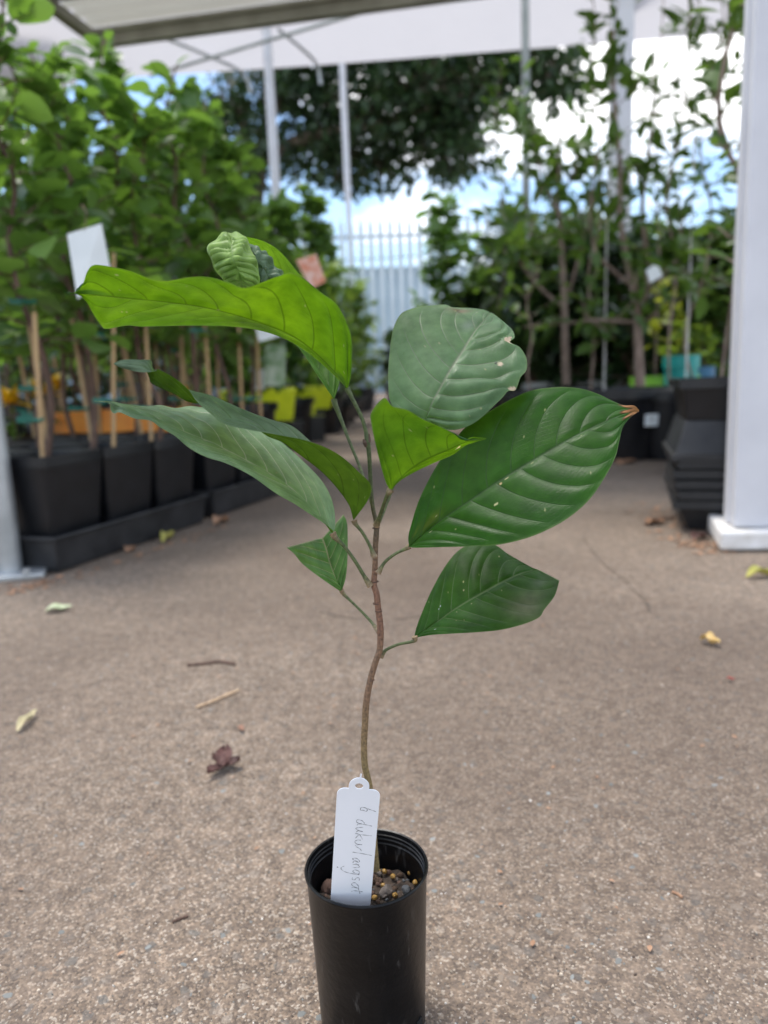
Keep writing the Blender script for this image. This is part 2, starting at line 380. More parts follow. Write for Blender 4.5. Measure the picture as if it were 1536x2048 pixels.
# left slope
lp = [PZ(-300, 60, 2.8), PZ(80, -10, 3.05), PZ(205, 85, 3.05), PZ(150, 170, 2.6), PZ(-300, 260, 2.6)]
MB().add(lp, [(0, 1, 2, 3, 4)]).obj('side_fabric', M['fabric'], mq, False)
def rod(pts, r, mt, name, parent): return MB().tube(pts, r, 8).obj(name, mt, parent)
for (u0, v0_, u1, v1) in ((318, 72, 500, 156), (556, 58, 640, 138)):
    p = PZ(u0, v0_, 2.68); q = PZ(u1, v1, 2.55)
    rod(catmull([p, p * .45 + q * .55 + (0, 0, .02), q * .92 + p * .08 + (0, 0, .01), q + (0, 0, -.1)], 10, False), .011, M['steel'], 'rafter', mq)
rod([PZ(300, 152, 2.5), PZ(760, 14, 2.5)], .011, M['grey_paint'], 'tie_rod', mq)
def pole(u, v, y, r, top, label, mt, name='canopy_pole', lean=0.0):
    q = PY(u, v, y); t = thing(name, label, 'pole', (q[0], y, 0), 'canopy poles')
    MB().tube([(q[0], y, .004), (q[0] + lean, y, top)], r, 14).obj('tube', mt, t)
    MB().box((q[0], y, .004), (.14, .14, .008)).obj('foot_plate', M['steel'], t, False)
    return t
pole(541, 200, 5.35, .031, 2.78, 'white round canopy pole above the shrubs left of centre', M['white_paint'])
pole(1051, 140, 5.1, .025, 2.85, 'slim grey canopy pole right of centre before the bright sky', M['grey_paint'])
pole(687, 190, 13.0, .05, 5.6, 'pale distant canopy pole against the dark tree', M['white_paint'])
CY = 5.3
q = PY(1241, 250, CY)
t = thing('white_column', 'white square column behind the tall saplings on the right', 'column', (q[0], CY, 0))
MB().box((q[0], CY, 1.9), (.15, .15, 3.8), rz=-TH).obj('shaft', M['white_paint'], t, False)
MB().box((q[0], CY, .03), (.2, .2, .06), rz=-TH).obj('base', M['white_base'], t, False)

# near white post on the right with its base
pb = PZ(1440, 1105)
t = thing('veranda_post', 'wide white veranda post at the right edge on a white plinth', 'post', (pb[0], pb[1], 0))
rc = np.array([math.cos(TH * .35), -math.sin(TH * .35), 0]); ra = np.array([math.sin(TH * .9), math.cos(TH * .9), 0])
def prism(base, along, back, w, d, z0, z1):
    p = [base, base + along * w, base + along * w + back * d, base + back * d]
    return MB().add([np.array([q[0], q[1], z]) for z in (z0, z1) for q in p], [(3, 2, 1, 0), (4, 5, 6, 7), (0, 1, 5, 4), (1, 2, 6, 5), (2, 3, 7, 6), (3, 0, 4, 7)])
def bevel(o, w=.004, s=2):
    m = o.modifiers.new('bevel', 'BEVEL'); m.width = w; m.segments = s; m.limit_method = 'ANGLE'; return o
bevel(prism(pb, rc, ra, .34, .24, .004, .045).obj('plinth', M['white_base'], t, False), .006)
pin = pb + rc * .03 + ra * .035
bevel(prism(pin, rc, ra, .26, .16, .046, 2.6).obj('shaft', M['white_paint'], t, False), .008)
bevel(prism(pin + rc * -.006 + ra * .05, rc, ra, .2, .06, .047, 2.6).obj('side_trim', M['white_paint'], t, False), .003)

# galvanised pole at the left edge with flange
lb = PZ(22, 1150)
t = thing('steel_pole', 'galvanised steel pole with a foot flange at the left edge', 'pole', (lb[0], lb[1], 0))
MB().tube([(lb[0], lb[1], .012), (lb[0] - .002, lb[1], 2.5)], .027, 20).obj('tube', M['steel'], t)
bevel(MB().box((lb[0] + .012, lb[1], .006), (.13, .12, .012), rz=.3).obj('flange', M['steel'], t, False), .003)
for dx, dy in ((.055, .03), (.045, -.045), (-.045, -.03)):
    MB().lathe([(.0, .024), (.008, .024), (.008, .012)], (lb[0] + dx + .012, lb[1] + dy, 0), 6).obj('bolt', M['steel'], t, False)

# ------------------------------------------------------------------ foliage machinery
def leaf_tpl(kind='round', fold=.16, curl=.18):
    rows = np.array([.0, .16, .38, .62, .84, 1.0])
    w = {'round': [0, .27, .40, .37, .21, 0], 'oval': [0, .16, .25, .23, .12, 0], 'lance': [0, .09, .13, .11, .055, 0], 'strap': [.02, .04, .045, .04, .025, 0]}[kind]
    v = [(0, 0, 0)]
    for s, h in list(zip(rows, w))[1:-1]:
        z = -curl * s * s
        v += [(-h, s, z + fold * h), (0, s, z), (h, s, z + fold * h)]
    v.append((0, 1, -curl))
    f = [(0, 2, 1), (0, 3, 2)]
    for r in range(3):
        a = 1 + 3 * r; f += [(a, a + 1, a + 4, a + 3), (a + 1, a + 2, a + 5, a + 4)]
    f += [(10, 11, 13), (11, 12, 13)]
    return np.array(v), f
TPL = {k: leaf_tpl(k) for k in ('round', 'oval', 'lance', 'strap')}
def basis(d, up):
    d = d / (np.linalg.norm(d) + 1e-9); x = np.cross(d, up); x /= np.linalg.norm(x) + 1e-9; z = np.cross(x, d)
    return np.stack([x, d, z], 1)
def leaves_obj(name, L, tpl, mt, parent):
    """L: list of (pos, dir, up, size, tint) -> one mesh"""
    tv, tf = TPL[tpl]; k = len(tv)
    pos = np.array([l[0] for l in L]); d = np.array([l[1] for l in L]); up = np.array([l[2] for l in L])
    sz = np.array([l[3] for l in L]); ti = np.array([l[4] for l in L])
    d /= np.linalg.norm(d, axis=1)[:, None] + 1e-9
    x = np.cross(d, up); x /= np.linalg.norm(x, axis=1)[:, None] + 1e-9; z = np.cross(x, d)
    V = pos[:, None, :] + sz[:, None, None] * (tv[None, :, 0:1] * x[:, None, :] + tv[None, :, 1:2] * d[:, None, :] + tv[None, :, 2:3] * z[:, None, :])
    V = V.reshape(-1, 3) - LOC[parent]
    nv = len(V)
    loops = np.concatenate([np.array(q) for q in tf]); tot = np.array([len(q) for q in tf])
    ld = (loops[None, :] + (np.arange(len(L)) * k)[:, None]).ravel()
    tots = np.tile(tot, len(L)); st = np.concatenate([[0], np.cumsum(tots)[:-1]])
    me = bpy.data.meshes.new(name); me.vertices.add(nv); me.vertices.foreach_set('co', V.ravel())
    me.loops.add(len(ld)); me.loops.foreach_set('vertex_index', ld.astype(np.int32))
    me.polygons.add(len(tots)); me.polygons.foreach_set('loop_start', st.astype(np.int32))
    me.update(calc_edges=True)
    me.polygons.foreach_set('use_smooth', [True] * len(me.polygons))
    a = me.attributes.new('tint', 'FLOAT', 'POINT'); a.data.foreach_set('value', np.repeat(ti, k).astype(np.float32))
    me.materials.append(mt)
    o = bpy.data.objects.new(name, me); COL.objects.link(o); o.parent = parent; LOC[o] = LOC[parent]
    return o
UP = np.array([0, 0, 1.0])
def unit(v): return v / (np.linalg.norm(v) + 1e-9)
def rv(r): return r.normal(0, 1, 3)
def grow(r, base, h, z0, nb, blen, lpb, lsz, wob=.03, elev=(25, 60), srad=.008, stems=1, spread=.0, droop=.3):
    """branch skeleton and leaf placements"""
    tubes, L = [], []
    base = np.array(base, float)
    for s in range(stems):
        az = r.uniform(0, 6.28); ln = np.array([math.cos(az), math.sin(az), 0]) * spread * (1 if stems > 1 else r.uniform(0, 1))
        k = 9; hh = h * (1 if s == 0 else r.uniform(.75, 1.0))
        pts = [base + np.array([0, 0, hh * i / (k - 1)]) + ln * (i / (k - 1)) ** .8 + (r.normal(0, wob, 3) * np.array([1, 1, 0]) if i else 0) for i in range(k)]
        P = catmull(pts, 30, False)
        tubes.append((P, np.linspace(srad, srad * .3, 30)))
        n = max(3, nb // stems)
        for bidx in range(n):
            t = z0 / h + (1 - z0 / h) * (bidx + r.random() * .8) / n
            if t > .985: t = .985
            o = P[int(t * 29)]; a = bidx * 2.4 + r.uniform(-.5, .5); e = math.radians(r.uniform(*elev))
            d = np.array([math.cos(a) * math.cos(e), math.sin(a) * math.cos(e), math.sin(e)])
            tt = (t - z0 / h) / (1 - z0 / h)
            ln_ = blen * (1.05 - .7 * tt) * r.uniform(.6, 1.25)
            q = [o]
            for j in range(1, 6): q.append(o + d * ln_ * j / 5 + np.array([0, 0, -droop * ln_ * (j / 5) ** 2 * .5]) + rv(r) * ln_ * .03)
            Q = catmull(q, 11, False); tubes.append((Q, np.linspace(srad * .35, srad * .12, 11)))
            for j in range(lpb):
                f = .12 + .88 * (j + r.random() * .6) / lpb; f = min(f, .99)
                pos = Q[int(f * 10)]; td = unit(Q[min(10, int(f * 10) + 1)] - Q[max(0, int(f * 10) - 1)])
                side = unit(np.cross(td, UP)) * (1 if j % 2 else -1)
                ld = unit(td * r.uniform(.3, 1.0) + side * r.uniform(.4, 1.0) + UP * r.uniform(-.5, .4) + rv(r) * .25)
                L.append((pos + rv(r) * .006, ld, unit(UP + rv(r) * .45), lsz * r.uniform(.4, 1.3), np.clip(r.normal(.32 + .25 * tt, .3), 0, 1)))
        for j in range(5):                                # tip tuft
            pos = P[29 - j]; a = j * 2.4
            L.append((pos, unit(np.array([math.cos(a), math.sin(a), .9])), unit(UP + rv(r) * .3), lsz * r.uniform(.5, .8), r.uniform(.7, 1)))
    return tubes, L
def plant(name, label, cat, base, group, r, leafkind, lmat, smat, individual=False, stem_name='stem', crown_name='foliage', **kw):
    t = thing(name, label, cat, tuple(base), group)
    tubes, L = grow(r, base, **kw)
    b = MB()
    for P, R in tubes: b.tube(P, R, 6 if R[0] > .003 else 4, False)
    b.obj(stem_name, smat, t)
    if individual:
        mesh_pool = []
        tv, tf = TPL[leafkind]
        for k in range(6):
            me = bpy.data.meshes.new('leaf'); me.from_pydata(tv.tolist(), [], tf); me.polygons.foreach_set('use_smooth', [True] * len(me.polygons))
            a = me.attributes.new('tint', 'FLOAT', 'POINT'); a.data.foreach_set('value', [k / 5] * len(tv)); me.materials.append(lmat); mesh_pool.append(me)
        for (pos, d, up, sz, ti) in L[:300]:
            o = inst('leaf', mesh_pool[int(round(ti * 5))], t)
            m = basis(d, up) * sz; p = pos - LOC[t]
            o.matrix_basis = Matrix(((*m[0], p[0]), (*m[1], p[1]), (*m[2], p[2]), (0, 0, 0, 1)))
        if len(L) > 300: tag(leaves_obj('foliage', L[300:], leafkind, lmat, t), kind='stuff')
    else:
        leaves_obj(crown_name, L, leafkind, lmat, t)
    return t

# ------------------------------------------------------------------ pots
def sq_pot_mesh(w, h, thick=.004, tp=.78):
    o = w / 2
    return [(o * tp, 0), (o * .985, h * .90), (o * 1.0, h * .90 + .001), (o * 1.0, h), (o - thick, h), (o * .98 - thick, h * .9), (o * tp - thick, .006)]
POTW, POTH = .196, .25
bm_ = MB().sqloft(sq_pot_mesh(POTW, POTH), .16); pot_me = bm_.mesh('square_pot', M['black'])
soil_me = MB().sqloft([(POTW * .5 * .97 - .006, POTH * .86), (.06, POTH * .885), (.01, POTH * .89)], .16).mesh('soil', M['soil'])
def square_pot(label, p, rz, group='square black nursery pots', soil=True):
    t = thing('square_pot', label, 'pot', tuple(p), group, rz)
    inst('body', pot_me, t)
    if soil: inst('soil', soil_me, t)
    return t
def round_pot(label, p, r_, h, mt, group, name='round_pot', n=36):
    t = thing(name, label, 'pot', tuple(p), group)
    off = np.array(p)
    MB().lathe([(0, 0), (r_ * .82, 0), (r_ * .97, h * .86), (r_ * 1.05, h * .865), (r_ * 1.05, h), (r_ * .98, h), (r_ * .95, h * .86), (r_ * .8, .02)], off, n).obj('body', mt, t)
    MB().lathe([(r_ * .95, h * .87), (r_ * .5, h * .9), (.005, h * .91)], off, n, True).obj('soil', M['soil'], t)
    return t

# trays with pots, shrubs, canes (left)
ORD = ['first', 'second', 'third', 'fourth', 'fifth', 'sixth']
O1 = PZ(118, 1150)
TRW, TRL = .43, .62
def tray(label, o, h=.085):
    t = thing('pot_tray', label, 'tray', tuple(o), 'black plastic pot trays')
    def ring(inset, z, out=0.0):
        c = [o + A_ * (inset - out) + B_ * (inset - out), o + A_ * (TRL - inset + out) + B_ * (inset - out), o + A_ * (TRL - inset + out) + B_ * (TRW - inset + out), o + A_ * (inset - out) + B_ * (TRW - inset + out)]
        return [np.array([q[0], q[1], z]) for q in c]
    v = ring(.012, .002) + ring(.002, h - .008) + ring(0, h - .008, .006) + ring(0, h, .006) + ring(.006, h) + ring(.016, .008)
    f = [(i * 4 + j, i * 4 + (j + 1) % 4, i * 4 + 4 + (j + 1) % 4, i * 4 + 4 + j) for i in range(5) for j in range(4)] + [(3, 2, 1, 0), (20, 21, 22, 23)]
    f = [q[::-1] for q in f]
    bevel(MB().add(v, f).obj('basin', M['black_dusty'], t, False), .003)
    return t
def cane(label, p, h, lean, tiez, r=.0055):
    t = thing('bamboo_stake', label, 'stake', tuple(p), 'bamboo stakes')
    q = np.array(p); b = MB(); k = 12; pts = []; rad = []
    for i in range(k + 1):
        for e in (-.004, 0, .004):
            z = h * i / k + e
            pts.append(q + np.array([lean[0] * z, lean[1] * z, z])); rad.append(r * (1.12 if e == 0 else 1.0))
    b.tube(pts[1:-1], rad[1:-1], 8).obj('cane', M['bamboo'], t)
    for z in tiez:
        c = q + np.array([lean[0] * z, lean[1] * z, z])
        o = MB().tube([c + np.array([math.cos(a) * .016 - .012, math.sin(a) * .014, .002 * math.sin(a * 2)]) for a in np.linspace(0, 6.28, 14)], .0042, 6)
        o.box(c + np.array([-.03, -.012, .0]), (.034, .003, .013), rz=.3, ry=.15)
        o.obj('tie', M['tie'], t)
    return t
si = 0
trays = [('front', 0.0, 0.0, 0), ('second', .672, .01, 1), ('left rear', .30, .475, 2), ('back', .96, .49, 3)]
for tn, da, db, ti in trays:
    o = O1 + A_ * da + B_ * db
    if ti != 2: tray({0: 'long black plastic tray in front under three square pots', 1: 'black plastic tray just behind the front tray by the aisle', 3: 'black plastic tray at the back left under leafy shrubs'}[ti], o)
    for j in range(2):
        for i in range(3):
            if ti == 2 and i == 0: continue
            r = np.random.default_rng(100 + ti * 20 + j * 7 + i)
            c = o + A_ * (.108 + .202 * i) + B_ * (.112 + .206 * j) + np.array([0, 0, .010 if ti != 2 else .002])
            colname = 'aisle side' if j == 0 else 'inner side'
            square_pot(f'square black pot, {ORD[i]} on the {colname} of the {tn} tray', c, -TH + r.normal(0, .015))
            sb = c + np.array([r.normal(0, .012), r.normal(0, .012), .215])
            H = r.uniform(.85, 1.25) if ti != 0 else (1.02, .98, .95, 1.12, 1.05, 1.0)[i + 3 * j]
            ind = (ti == 0 and j == 0 and i < 3)
            plant('round_leaf_shrub', f'round-leaved green shrub in the {ORD[i]} pot, {colname} of the {tn} tray', 'shrub', sb, 'round-leaved potted shrubs', r, 'round', M['lf_shrub'], M['stem_brown'], individual=ind,
                  h=H, z0=.31 if j == 0 else .3, nb=23, blen=.20, lpb=7, lsz=.068, srad=.0085, elev=(5, 55), wob=.02)
            if not (ti == 3 and j == 1):
                cane(f'bamboo stake tied to the {ORD[i]} shrub, {colname} of the {tn} tray', c + A_ * r.uniform(-.04, .05) - B_ * r.uniform(.02, .05) + np.array([0, 0, .21]), r.uniform(.34, .52),
                     (r.normal(-.02, .06), r.normal(0, .05)), [r.uniform(.10, .2)] + ([r.uniform(.3, .4)] if r.random() < .6 else []))

# orange crate and yellow marigolds seen between the stems
oc = PY(265, 872, 2.75)
t = thing('plastic_crate', 'low orange plastic crate behind the front shrubs', 'crate', (oc[0], 2.75, 0))
for z in (.11, .2, .29):
    b = MB()
    for s, (dx, dy, w, d) in enumerate(((0, -.15, .5, .012), (0, .15, .5, .012), (-.25, 0, .012, .29), (.25, 0, .012, .29))):
        b.box((oc[0] + dx * math.cos(.3) - dy * math.sin(-.3), 2.75 + dx * math.sin(-.3) + dy * math.cos(.3), z), (w, d, .07), rz=-.3)
    b.obj('side_slat', M['orange'], t, False)
MB().box((oc[0], 2.75, .05), (.5, .29, .06), rz=-.3).obj('floor_panel', M['orange'], t, False)
for k, (u, v, y) in enumerate(((22, 808, 2.5), (88, 790, 2.6), (110, 775, 2.9), (360, 800, 3.0))):
    q = PY(u, v, y); r = np.random.default_rng(40 + k)
    t = thing('marigold', ('yellow marigold behind the steel pole', 'yellow marigold beside the leftmost bamboo stake', 'small yellow marigold between the first shrubs', 'yellow marigold behind the orange crate')[k], 'flower', (q[0], y, 0), 'yellow marigolds')
    MB().tube([(q[0], y, 0), (q[0] + .01, y, q[2])], .003, 6).obj('stem', M['stem_brown'], t)
    b = MB()
    for j in range(22):
        a = j * 2.4; e = j / 22 * 1.3; R_ = .085 * (.5 + .5 * r.random())
        d = np.array([math.cos(a) * math.cos(e), math.sin(a) * math.cos(e), math.sin(e)]); m = basis(d, unit(UP + rv(r) * .2)) * R_
        b.add(TPL['oval'][0] @ m.T + q, TPL['oval'][1])
    b.obj('petals', M['yellow'], t)
    leaves_obj('foliage', [(np.array([q[0], y, r.uniform(.05, .9) * q[2]]), unit(rv(r)), unit(UP + rv(r) * .3), .06, r.random()) for _ in range(50)], 'lance', M['lf_mid'], t)

# second block of shrubs further along the left
r0 = np.random.default_rng(5)
blk = []
for row in range(6):
    for c_ in range(7):
        blk.append((-.95 - .42 * c_ + r0.normal(0, .05) - .05 * row, 3.25 + .62 * row + r0.normal(0, .06), row, c_))
DEEP = ['nearest', 'second', 'third', 'fourth', 'fifth', 'farthest']
SIDE = ['next to the aisle', 'second from the aisle', 'third from the aisle', 'fourth from the aisle', 'fifth from the aisle', 'sixth from the aisle', 'seventh from the aisle']
for (x, y, row, c_) in blk:
    if x < -.56 * y - .25: continue
    r = np.random.default_rng(300 + row * 10 + c_)
    nm = f'{DEEP[row]} row behind the trays, {SIDE[c_]}'
    round_pot(f'black round pot in the {nm}', (x, y, .002), .14, .27, M['black'], 'round pots behind the trays', n=24)
    plant('tall_leafy_shrub', f'tall leafy shrub in the {nm}', 'shrub', (x, y, .24), 'tall shrubs behind the trays', r, 'round', M['lf_shrub'] if (row + c_) % 3 else M['lf_mid'], M['stem_brown'],
          h=r.uniform(1.25, 1.6) - (.12 if c_ == 0 else 0) + .04 * row, z0=.22, nb=24, blen=.28, lpb=8, lsz=.07, srad=.009, elev=(5, 60), wob=.03)
    if c_ < 2: cane(f'bamboo stake in the {nm}', (x + .05, y - .08, .24), r.uniform(.4, .55), (r.normal(0, .05), 0), [.25])

# lime pots on a black tray by the aisle
def lime_pots():
    P_ = ['lime yellow square pot nearest the aisle', 'lime yellow pot second along the aisle', 'lime yellow pot third along the aisle', 'lime yellow pot half hidden behind the bamboo stakes']
    for k, (u, y) in enumerate(((548, 4.7), (596, 5.3), (632, 6.0), (490, 4.7))):
        q = PY(u, 800, y); q = np.array([q[0], y, 0]); p = P_[k]
        t = thing('low_crate', f'low black crate under the {p}', 'crate', tuple(q), 'low black crates', .1)
        inst('body', crate_me, t)
        q = q + UP * .172
        t = thing('lime_pot', p, 'pot', tuple(q), 'lime yellow pots', .1)
        inst('body', lime_me, t); inst('soil', lsoil_me, t)
        r = np.random.default_rng(500 + k)
        plant('leafy_herb', f'small green herb in the {p}', 'plant', q + np.array([0, 0, .15]), 'herbs in lime pots', r, 'oval', M['lf_mid'], M['stem_brown'], h=.30, z0=.05, nb=12, blen=.14, lpb=8, lsz=.06, srad=.006, elev=(20, 70))
crate_me = MB().sqloft([(.0, .0), (.17, 0), (.175, .15), (.18, .15), (.18, .17), (.0, .17)], .08).mesh('crate', M['black'])
lime_me = MB().sqloft(sq_pot_mesh(.28, .20), .2).mesh('lime_body', M['lime'])
lsoil_me = MB().sqloft([(.128, .172), (.05, .174), (.01, .175)], .2).mesh('soil', M['soil'])
lime_pots()
for k in range(6):
    q = PZ((628, 657, 674, 691, 708, 725)[k], 868 - 11 * k)
    q = np.array([q[0], q[1], 0]); w_ = .42
    p = ['with a white sticker nearest the aisle', 'second along the aisle', 'third along the aisle', 'fourth along the aisle', 'fifth along the aisle', 'farthest along the aisle'][k]
    round_pot(f'low black tub {p}', q, .21, .20, M['black'], 'low black tubs along the aisle', n=28)
    d = unit(CAM * np.array([1, 1, 0]) - q)
    tg = thing('price_sticker', f'white price sticker on the low black tub {p}', 'sticker', tuple(q + d * .207 + UP * .1), 'white stickers')
    MB().box(q + d * .209 + UP * .12, (.09, .004, .07), rz=math.atan2(d[1], d[0]) + math.pi / 2, rx=.16).obj('card', M['tag_white'], tg, False)
    r = np.random.default_rng(540 + k)
    plant('bushy_sapling', f'bright green bushy sapling in the low tub {p}', 'sapling', q + UP * .17, 'bushy saplings along the aisle', r, 'oval', M['lf_light'] if k % 2 else M['lf_mid'], M['stem_brown'],
          h=(1.15, 1.15, 1.25, 1.5, 1.6, 1.7)[k], z0=(.3, .2, .12, .12, .12, .12)[k], nb=22, blen=.30, lpb=10, lsz=.11, srad=.010, elev=(10, 60))

# hanging tags
def hang_tag(label, uv, y, mt, thick=.0012, dy=(0, 0, 0, 0), stripe=None):
    c = [PY(u, v, y + d) for (u, v), d in zip(uv, dy)]
    n = unit(np.cross(c[1] - c[0], c[3] - c[0])) * thick
    t = thing('plant_tag', label, 'tag', tuple(np.mean(c, axis=0)), 'hanging plant tags')
    MB().add(c + [q + n for q in c], [(3, 2, 1, 0), (4, 5, 6, 7), (0, 1, 5, 4), (1, 2, 6, 5), (2, 3, 7, 6), (3, 0, 4, 7)]).obj('card', mt, t, False)
    m = (c[0] + c[1]) / 2
    MB().tube([m + UP * -.004, m + np.array([.004, .01, .03]), m + np.array([-.01, .03, .05])], .0012, 5).obj('string', M['stem_brown'], t)
    return t
hang_tag('large pale blank tag hanging in the shrubs at left', [(134, 468), (203, 447), (222, 545), (155, 598)], 1.50, M['tag_white'], dy=(0, .02, .03, 0))
hang_tag('orange printed plant tag behind the curled top leaf', [(592, 520), (632, 508), (652, 562), (622, 578)], 2.6, M['tag_orange'])
hang_tag('white tag below the large bright leaf', [(505, 630), (580, 640), (585, 665), (518, 684)], 2.5, M['tag_white'])
hang_tag('upright green and white picture tag behind the stakes', [(532, 690), (572, 690), (570, 772), (528, 772)], 3.1, M['tag_green'])
hang_tag('small white tag right of the picture tag among stakes', [(512, 740), (530, 738), (530, 778), (513, 780)], 3.15, M['tag_white'])

# ------------------------------------------------------------------ right side
SB = PZ(1350, 1066)
RA = np.array([math.sin(TH * .9), math.cos(TH * .9), 0]); RB = np.array([math.cos(TH * .9), -math.sin(TH * .9), 0])
SW = .345
sc_ = SB + (RA + RB) * SW * .5
big_me = MB().sqloft(sq_pot_mesh(SW * 1.12, .26, .005, .74), .05).mesh('big_square_pot', M['black_dusty'])
for k in range(5):
    t = thing('stacked_pot', f'empty square black pot, {("lowest", "second lowest", "middle", "second highest", "topmost")[k]} of the nested stack beside the white post', 'pot', (sc_[0], sc_[1], .004 + .025 * k), 'nested empty black pots', -TH * .9 + (-.02, .03, .0, -.03, .02)[k])
    o = inst('body', MB().sqloft([(SW * .46, 0), (SW * .49, .03)] + [(SW * .5, .03), (SW * .5, .045), (SW * .485, .045), (SW * .47, .02)], .05).mesh('nested_pot', M['black_dusty']) if k < 0 else stack_me, t) if k else inst('body', MB().sqloft([(SW * .40, 0), (SW * .47, .055), (SW * .51, .056), (SW * .51, .075), (SW * .49, .075), (SW * .45, .05), (SW * .38, .005)], .05).mesh('nested_pot_low', M['black_dusty']), t)
    if k == 0: stack_me = MB().sqloft([(SW * .46, .040), (SW * .49, .055), (SW * .51, .056), (SW * .51, .075), (SW * .49, .075), (SW * .45, .05), (SW * .38, .042)], .05).mesh('nested_pot_rim', M['black_dusty'])
zt = .004 + .025 * 4 + .076
t = thing('upturned_pot', 'square black pot turned upside down on the nested stack', 'pot', (sc_[0], sc_[1], zt), None, -TH * .9)
inst('body', MB().sqloft([(SW * .54, 0), (SW * .54, .014), (SW * .52, .015), (SW * .455, .092)], .05).mesh('upturned_pot', M['black_dusty']), t)
t = thing('square_pot', 'square black pot with a twin-stemmed shrub standing on the upturned pot', 'pot', (sc_[0], sc_[1], zt + .0935), 'square black nursery pots', -TH * .9)
inst('body', MB().sqloft([(SW * .44, 0), (SW * .475, .075), (SW * .505, .076), (SW * .505, .098), (SW * .48, .098), (SW * .46, .072), (SW * .42, .005)], .05).mesh('top_pot', M['black']), t)
inst('soil', MB().sqloft([(SW * .455, .07), (.01, .078)], .05).mesh('soil', M['soil']), t)
r = np.random.default_rng(61)
plant('twin_stem_shrub', 'slender twin-stemmed shrub on the pot stack beside the white post', 'shrub', (sc_[0] + .03, sc_[1], zt + .165), None, r, 'oval', M['lf_mid'], M['stem_pink'], h=1.3, z0=.22, nb=26, blen=.22, lpb=5, lsz=.07, srad=.009, stems=2, spread=.12, elev=(20, 70))

# tub with branching tree
TB = PZ(1262, 922); TB = np.array([TB[0], TB[1] + .22, .002])
round_pot('large round black tub with a white sticker right of the big leaf', TB, .265, .315, M['black'], None, 'large_tub', 48)
tg = thing('price_sticker', 'white printed sticker on the large round black tub', 'sticker', tuple(PY(1302, 840, TB[1] - .25)), 'white stickers')
qs = PY(1303, 840, TB[1] - .252); MB().box(qs, (.062, .003, .052), rz=.16, rx=.10).obj('card', M['tag_white'], tg, False)
MB().box(qs + np.array([.001, -.0025, .002]), (.018, .002, .010), rz=.16, rx=.10).obj('print', M['grey_paint'], tg, False)
def path_tree(name, label, base_y, paths, nleaf, lk, lm, sm, lsz, seed, group=None):
    r = np.random.default_rng(seed)
    p0 = PY(*paths[0][0][0][:2], base_y); t = thing(name, label, 'tree', tuple(p0), group)
    b = MB(); L = []
    for k, (pp, ra_, rb_) in enumerate(paths):
        P = catmull([PY(u, v, base_y + (d[0] if d else 0)) for u, v, *d in pp], 24, False)
        b.tube(P, np.linspace(ra_ * .85, rb_ * .8, 24), 8)
        # twigs and leaves toward the end
        for j in range(nleaf if k else nleaf // 3):
            f = r.uniform(.35 if k else .6, 1) ; o = P[int(f * 23)]
            d = unit(rv(r) + UP * .5) * r.uniform(.08, .3); q = catmull([o, o + d * .5 + rv(r) * .01, o + d], 5, False)
            b.tube(q, np.linspace(rb_ * .5, rb_ * .25, 5), 4, False)
            for m in range(6):
                L.append((q[1 + m % 4] + rv(r) * .012, unit(d + rv(r) * .25), unit(UP + rv(r) * .5), lsz * r.uniform(.6, 1.2), r.random()))
    b.obj('trunk', sm, t); leaves_obj('crown', L, lk, lm, t)
    return t
path_tree('branching_sapling', 'bare-stemmed branching sapling growing in the large round tub', TB[1], [
    ([(1280, 772), (1277, 700), (1274, 630), (1272, 600)], .030, .022),
    ([(1272, 605), (1262, 560), (1250, 500), (1238, 420), (1240, 330), (1230, 220), (1225, 60)], .020, .006),
    ([(1274, 615), (1296, 580), (1292, 500), (1285, 400), (1300, 280), (1310, 100)], .017, .005),
    ([(1270, 645), (1230, 642), (1180, 640), (1160, 645)], .012, .008),
    ([(1262, 570), (1225, 540), (1190, 500), (1180, 420), (1195, 300)], .012, .004),
    ([(1272, 600), (1320, 560, -.1), (1350, 520, -.15), (1370, 430, -.2)], .010, .004)], 10, 'oval', M['lf_mid'], M['stem_pink'], .09, 71)
path_tree('forked_sapling', 'forked slender sapling left of the large tub', 4.6, [
    ([(1132, 770), (1130, 690), (1128, 600), (1122, 480), (1116, 380), (1120, 250)], .030, .010),
    ([(1126, 615), (1085, 580), (1045, 530), (1010, 450), (1000, 380)], .014, .006),
    ([(1130, 600), (1145, 560), (1170, 470), (1190, 380), (1200, 300)], .013, .005),
    ([(1120, 440), (1090, 360), (1070, 290), (1050, 200)], .012, .004),
    ([(1118, 400), (1150, 340), (1160, 280)], .010, .004)], 11, 'oval', M['lf_mid'], M['stem_pink'], .11, 72)
fb = PY(1132, 775, 4.6); round_pot('black round pot of the forked slender sapling', (fb[0], 4.6, .002), .2, max(.2, fb[2]), M['black'], None)

